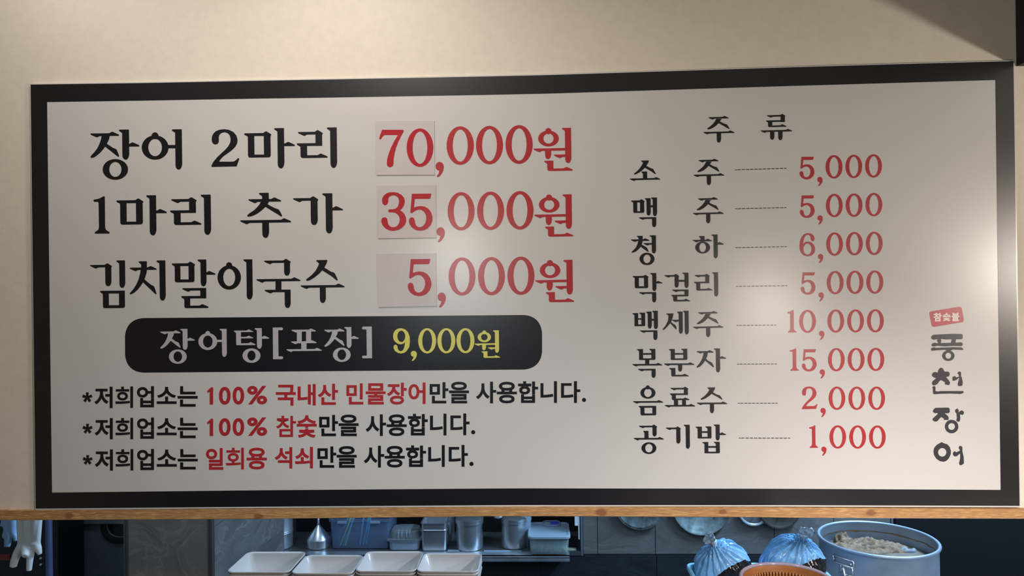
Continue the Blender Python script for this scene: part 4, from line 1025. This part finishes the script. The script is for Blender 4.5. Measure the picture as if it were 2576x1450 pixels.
# handle bracket at the left front
ah = math.radians(213)
def onpot(a, z, e=0.0): return Vector((PX_+(rp*.975+e)*math.cos(a), .658+(rp*.975+e)*math.sin(a), z))
hb_ = bmesh.new()
for (a0, a1, za, zb) in ((ah-.20, ah+.20, zp-.048, zp-.028), (ah-.03, ah+.18, zp-.075, zp-.050)):
    L0 = [onpot(a0+(a1-a0)*i/6, za, .003) for i in range(7)]; L1 = [onpot(a0+(a1-a0)*i/6, zb, .003) for i in range(7)]
    tube(hb_, L0, .0022, 8); tube(hb_, L1, .0022, 8); tube(hb_, [L0[0], L1[0]], .0022, 8); tube(hb_, [L0[-1], L1[-1]], .0022, 8)
obj('bracket', hb_, M['steel'], t, smooth=True)
hb_ = bmesh.new()
tube(hb_, [onpot(ah+.02, zp-.050, .010), onpot(ah+.06, zp-.056, .016), onpot(ah+.10, zp-.078, .020), onpot(ah+.10, zp-.125, .020), onpot(ah+.04, zp-.132, .018)], .0042, 10)
obj('drop_handle', hb_, M['steel'], t, smooth=True)
bm = bmesh.new()
for a in (ah-.17, ah+.16):
    p = onpot(a, zp-.038, .004); q = onpot(a, zp-.038, .009); tube(bm, [p, q], .0035, 10)
obj('rivet', bm, M['steel'], t, smooth=True)
# --- light blue basket with the two bags
zt = 1.295
bl_, br_ = atz(1724, 1416, zt), atz(2062, 1419, zt)
w = br_.x-bl_.x; dep = .26; c = ((bl_.x+br_.x)/2, bl_.y-dep/2, 1.08)
t = thing('plastic_basket', c, 'light blue plastic basket holding the two tied bags', 'basket')
hh = zt-1.08
bm = bmesh.new(); loft(bm, rloops(c, [(w*.86, dep*.82, .03, 0), (w*.87, dep*.83, .03, .002), (w*.96, dep*.95, .02, hh-.014), (w, dep, .024, hh-.012), (w*1.0, dep*1.0, .024, hh-.002), (w*.99, dep*.985, .022, hh), (w*.95, dep*.93, .018, hh-.002), (w*.85, dep*.80, .03, .005)], 6), True, True)
obj('body', bm, M['tub'], t, smooth=True, auto=40)
bm = bmesh.new()
for i in range(10):
    zz_ = zt-.030-.016*i
    for j in range(6):
        y = c[1]-.09+.036*j; xw = c[0]-w*(.478-.004*i)
        box(bm, xw-.004, xw+.001, y-.012, y+.012, zz_-.005, zz_+.003)
o = obj('slot', bm, M['rubber'], t); o['kind'] = 'stuff'
def bag(u, vtop, ycen, rx, ry, rz, knot_uv, seed, label, cut, extra=None):
    top = at(u, vtop, ycen); zc = top.z-rz
    c = Vector((top.x, ycen, zc)); kp = at(knot_uv[0], knot_uv[1], ycen-ry*.35)
    t = thing('takeout_bag', (c.x, c.y, zc-rz), label, 'bag')
    kd = (kp-c); 
    bm = bmesh.new(); bmesh.ops.create_uvsphere(bm, u_segments=160, v_segments=90, radius=1.0)
    kdir = Vector((kd.x/rx, kd.y/ry, kd.z/rz)).normalized()
    e1 = kdir.cross(Vector((0, 1, .2))).normalized(); e2 = kdir.cross(e1)
    for v in bm.verts:
        n = v.co.normalized(); ang = math.atan2(n.dot(e2), n.dot(e1)); pol = math.acos(max(-1, min(1, n.dot(kdir))))
        fold = .075*math.sin(ang*17+2.0*mno.noise((ang*2, seed, pol*2)))*math.exp(-pol*1.1) + 0.045*math.sin(ang*37+seed+3*mno.noise((ang*3, seed, pol*3)))*math.exp(-pol*.9)
        lump = .07*mno.noise(n*1.6+Vector((seed, 0, 0)))+.03*mno.noise(n*4+Vector((0, seed, 0)))
        peak = .22*math.exp(-(pol/.20)**2)
        q = 1+fold+lump+peak
        sx = .88 if n.z < 0 else 1.0
        v.co = Vector((n.x*rx*q, n.y*ry*q, n.z*rz*q))
        if n.z < -.3: v.co.z = max(v.co.z, -rz*1.0)
        v.co += c
    # upper film is coloured for the cool light it reflects, lower front stays black: split into two meshes along a slanting plane
    pn, po = cut
    blk = bm.copy()
    def cutm(b_, keep_neg):
        bmesh.ops.bisect_plane(b_, geom=b_.verts[:]+b_.edges[:]+b_.faces[:], plane_co=c+Vector(po), plane_no=Vector(pn).normalized(), clear_outer=keep_neg, clear_inner=not keep_neg)
    cutm(bm, True); cutm(blk, False)
    obj('film', bm, M['bagfilm'], t, smooth=True)
    for v in blk.verts: v.co = c+(v.co-c)*.992
    o = obj('black_wrapping', blk, M['blackfilm'], t, smooth=True); o['label'] = 'glossy black lower wrapping'
    k = c+Vector((kdir.x*rx, kdir.y*ry, kdir.z*rz))*1.20
    bm = bmesh.new(); tube(bm, [k-kdir*.012, k, k+kdir*.008], [.013, .008, .010], 14); obj('knot', bm, M['bagknot'], t, smooth=True)
    bm = bmesh.new()
    for (dx, dz, ln, wd) in extra:
        n_ = 7; L0 = []; L1 = []
        for i in range(n_):
            f = i/(n_-1)*1.5; ctr = k+Vector((dx*f*ln, -.004*f, dz*f*ln)); hw = wd*(.35+.65*math.sin(f*1.7))*1.35
            px_ = Vector((-dz, 0, dx)).normalized()*hw; wob = Vector((0, .004*math.sin(i*2.1+seed), 0))
            L0.append([bm.verts.new(ctr+px_+wob), bm.verts.new(ctr+px_*.33-wob*.9), bm.verts.new(ctr-px_*.33+wob*.9), bm.verts.new(ctr-px_-wob)])
        for A_, B_ in zip(L0, L0[1:]):
            for j in range(3): bm.faces.new((A_[j], A_[j+1], B_[j+1], B_[j]))
    o = obj('tied_end', bm, M['bagknot'], t, smooth=True)
    sm = o.modifiers.new('s', 'SOLIDIFY'); sm.thickness = .0008
    return t
bag(1818, 1363, .40, .084, .082, .088, (1799, 1377), 3.1, 'bluish tied bag in the basket, the left of the two', ((.45, -.65, -.62), (.006, -.020, -.012)), ((-.75, .45, .026, .010), (-.35, .9, .020, .007)))
bag(1993, 1350, .43, .092, .082, .095, (2014, 1367), 7.7, 'bluish tied bag in the basket, the right of the two', ((.40, -.66, -.64), (.012, -.020, -.014)), ((.1, 1, .020, .009), (.85, .6, .024, .009)))
# --- brown ribbed basket on the pass shelf
zb_ = 1.503
k0 = atz(1975, 1420, zb_); w = .189; dep = .19; c = (atz(1945, 1420, zb_).x, k0.y-dep/2, 1.425); hh = zb_-1.425
t = thing('ribbed_basket', c, 'brown ribbed plastic basket at the lower edge before the bags', 'basket')
bm = bmesh.new(); loft(bm, rloops(c, [(w*.80, dep*.76, .06, 0), (w*.82, dep*.78, .06, .002), (w*.97, dep*.96, .098, hh-.006), (w*.98, dep*.97, .099, hh), (w*.94, dep*.92, .094, hh), (w*.90, dep*.88, .084, hh-.012), (w*.78, dep*.74, .056, .005)], 12), True, True)
obj('body', bm, M['amber'], t, smooth=True, auto=50)
bm = bmesh.new(); tube(bm, [(c[0]+x, c[1]+y, c[2]+hh+.001) for x, y in rrect(w*.99, dep*.98, .092, 12)], .0042, 10, closed=True); o = obj('rim', bm, M['lilac'], t, smooth=True); o['label'] = 'pale lilac glossy rim'
R1 = rrect(w*.885, dep*.865, .083, 12); R2 = rrect(w*.79, dep*.75, .07, 12)
def walk(loop, s):
    n = len(loop); tot = 0; seg = []
    for i in range(n):
        a, b_ = Vector(loop[i]), Vector(loop[(i+1) % n]); seg.append((a, b_, (b_-a).length)); tot += seg[-1][2]
    s = (s % 1.0)*tot
    for a, b_, l in seg:
        if s <= l: return a+(b_-a)*(s/l if l else 0)
        s -= l
    return Vector(loop[0])
NR = 74
for i in range(NR):
    a, b_ = walk(R1, i/NR), walk(R2, i/NR)
    if a.y < -.02: continue
    bm = bmesh.new(); tube(bm, [(c[0]+a.x, c[1]+a.y, c[2]+hh-.012), (c[0]+a.x*.985, c[1]+a.y*.98, c[2]+hh-.015), (c[0]+b_.x, c[1]+b_.y, c[2]+.012)], .0026, 6)
    obj('rib', bm, M['amber'], t, smooth=True)
# --- gloves, pole and cabinets at the far left
def blobmesh(parts, voxel=.0022, smooth_it=6, name='g'):
    bm = bmesh.new()
    for pts, rad in parts: tube(bm, pts, rad, 14)
    me = bpy.data.meshes.new(name); bm.to_mesh(me); bm.free()
    o = bpy.data.objects.new(name, me); COL.objects.link(o)
    m1 = o.modifiers.new('r', 'REMESH'); m1.mode = 'VOXEL'; m1.voxel_size = voxel
    m2 = o.modifiers.new('s', 'SMOOTH'); m2.iterations = smooth_it; m2.factor = .6
    dg = bpy.context.evaluated_depsgraph_get(); e = o.evaluated_get(dg); me2 = bpy.data.meshes.new_from_object(e)
    bpy.data.objects.remove(o); bm = bmesh.new(); bm.from_mesh(me2); return bm
yg = .46; q = px(yg-CAM.y)
g_ = lambda u, v, dy=0: at(u, v, yg+dy)
rod = bmesh.new(); tube(rod, [(-1.74, yg+.012, 1.675), (-1.22, yg+.012, 1.675)], .006, 10)
o = obj('hanging_rod', rod, M['steel'], smooth=True); tag(o, 'thin steel rod above the hatch from which the gloves hang', 'rod')
t = thing('rubber_glove', g_(75, 1340), 'white rubber glove hanging fingers-down at the far left', 'glove')
P_ = []
for i in range(7):
    f = i/6; x0_, x1_ = 50+f*48, 52+f*42
    P_.append(([g_(x0_-3+2*f, 1180, .006*math.sin(i*1.8)), g_(x0_, 1300, .006*math.sin(i*2.1)), g_(x1_, 1360, 0), g_(54+f*38, 1382, 0)], [9*q, 8.5*q, 8*q, 8*q]))
P_ += [([g_(55, 1372), g_(44, 1392), g_(36, 1412), g_(33, 1427)], [11*q, 10.5*q, 9.5*q, 8.5*q]),
       ([g_(62, 1375), g_(66, 1392, -.012), g_(62, 1401, -.022)], [11*q, 11*q, 8*q]),
       ([g_(80, 1375), g_(76, 1400), g_(74, 1420), g_(73, 1437)], [12*q, 8.5*q, 7.5*q, 6.5*q]),
       ([g_(88, 1365), g_(96, 1382), g_(101, 1396)], [12*q, 9*q, 5*q])]
obj('glove_skin', blobmesh(P_), M['glove'], t, smooth=True)
yg2 = .50
t = thing('rubber_glove', at(22, 1340, yg2), 'crumpled blue rubber glove hanging left of the white glove', 'glove')
g2 = lambda u, v, dy=0: at(u, v, yg2+dy)
P_ = [([g2(14, 1180), g2(16, 1300), g2(20, 1335)], [11*q, 11*q, 10*q]), ([g2(30, 1180), g2(32, 1300), g2(32, 1340)], [11*q, 10*q, 9*q]), ([g2(18, 1180), g2(14, 1300), g2(6, 1325)], [8*q, 8*q, 6*q]),
      ([g2(20, 1330), g2(15, 1350), g2(13, 1354)], [10*q, 9*q, 8*q]), ([g2(24, 1340), g2(20, 1362), g2(18, 1376)], [10*q, 8.5*q, 7.5*q]), ([g2(32, 1340), g2(38, 1350), g2(40, 1362)], [8*q, 6*q, 5*q])]
obj('glove_skin', blobmesh(P_), M['glove_blue'], t, smooth=True)
a = at(123.5, 1380, .86); bm = bmesh.new(); tube(bm, [(a.x, .86, 0), (a.x, .86, 3.3)], 8.2*px(2.7), 20)
o = obj('steel_pole', bm, M['bluepole'], smooth=True, auto=40); tag(o, 'slim blue-grey vertical pole right of the hanging gloves', 'pole')
ya = 1.25
a, b_ = at(-160, 1400, ya), at(146, 1400, ya)
t = thing('dark_appliance', ((a.x+b_.x)/2, ya, 0), 'dark kitchen appliance behind the hanging gloves', 'appliance')
obj('housing', boxm(a.x, b_.x, ya, 1.43, 0, 2.0), M['darkmetal'], t, bev=.004)
for v in (1405, 1421):
    p = at(104, v, ya); bm = bmesh.new(); lathe(bm, (p.x, ya-.007, p.z), [(.0015, 0), (.0055, .0005), (.006, .003), (.005, .007)], 20, True, axis='y'); o = obj('knob', bm, M['steel'], t, smooth=True)
a, b_ = at(-6, 1395, ya), at(25, 1410, ya); obj('name_plate', boxm(a.x, b_.x, ya-.002, ya+.001, b_.z, a.z), M['redlabel'], t)
yf = 1.46
a, b_ = at(158, 1300, yf), at(316, 1300, yf)
t = thing('steel_cabinet', ((a.x+b_.x)/2, yf, 0), 'blue-grey steel cabinet with a dark rounded window left of the stone column', 'cabinet')
p0, p1, p2 = at(172, 1350, yf), at(190, 1350, yf), at(330, 1350, yf)
zl = at(230, 1315.5, yf).z
obj('post', boxm(p0.x, p1.x-.002, yf-.004, yf+.03, 0, zl-.004), M['trim_metal'], t, bev=.002)
dr = obj('door', boxm(p1.x, p2.x, yf, yf+.03, 0, zl-.004), M['fridge'], t, bev=.003)
obj('top_rail', boxm(at(158, 1310, yf).x, p2.x, yf-.02, yf+.25, zl, zl+.10), M['alu'], t, bev=.003)
obj('cabinet_body', boxm(p0.x, p2.x, yf+.03, 1.70, 0, zl), M['blackpaint'], t)
wx0 = at(256, 1340, yf).x; wz0 = at(290, 1367, yf).z
cw, cz = wx0+.16, wz0+.30
def win(w_, h_, r_, y): return [(cw+x, y, cz+z) for x, z in rrect(w_, h_, r_, 8)]
bm = bmesh.new(); loft(bm, [win(.32, .60, .075, yf), win(.32, .60, .075, yf-.010), win(.290, .570, .062, yf-.012), win(.268, .548, .052, yf-.006), win(.268, .548, .052, yf)], False, False); obj('window_gasket', bm, M['rubber'], t, smooth=True, auto=40)
bm = bmesh.new(); tube(bm, win(.262, .542, .050, yf-.006), .0035, 8, closed=True); obj('window_ring', bm, M['fridge'], t, smooth=True)
bm = bmesh.new(); loft(bm, [win(.262, .542, .05, yf-.002), win(.262, .542, .05, yf-.004)], True, True); obj('window_pane', bm, M['glass'], t)
# dark upright panel right of the tiles
o = obj('dark_cupboard', boxm(xe+.004, 3.0, D-.03, D+.008, 0, 2.2), M['blackpaint'], bev=.002); tag(o, 'tall black cupboard door behind the stock pot', 'cupboard')
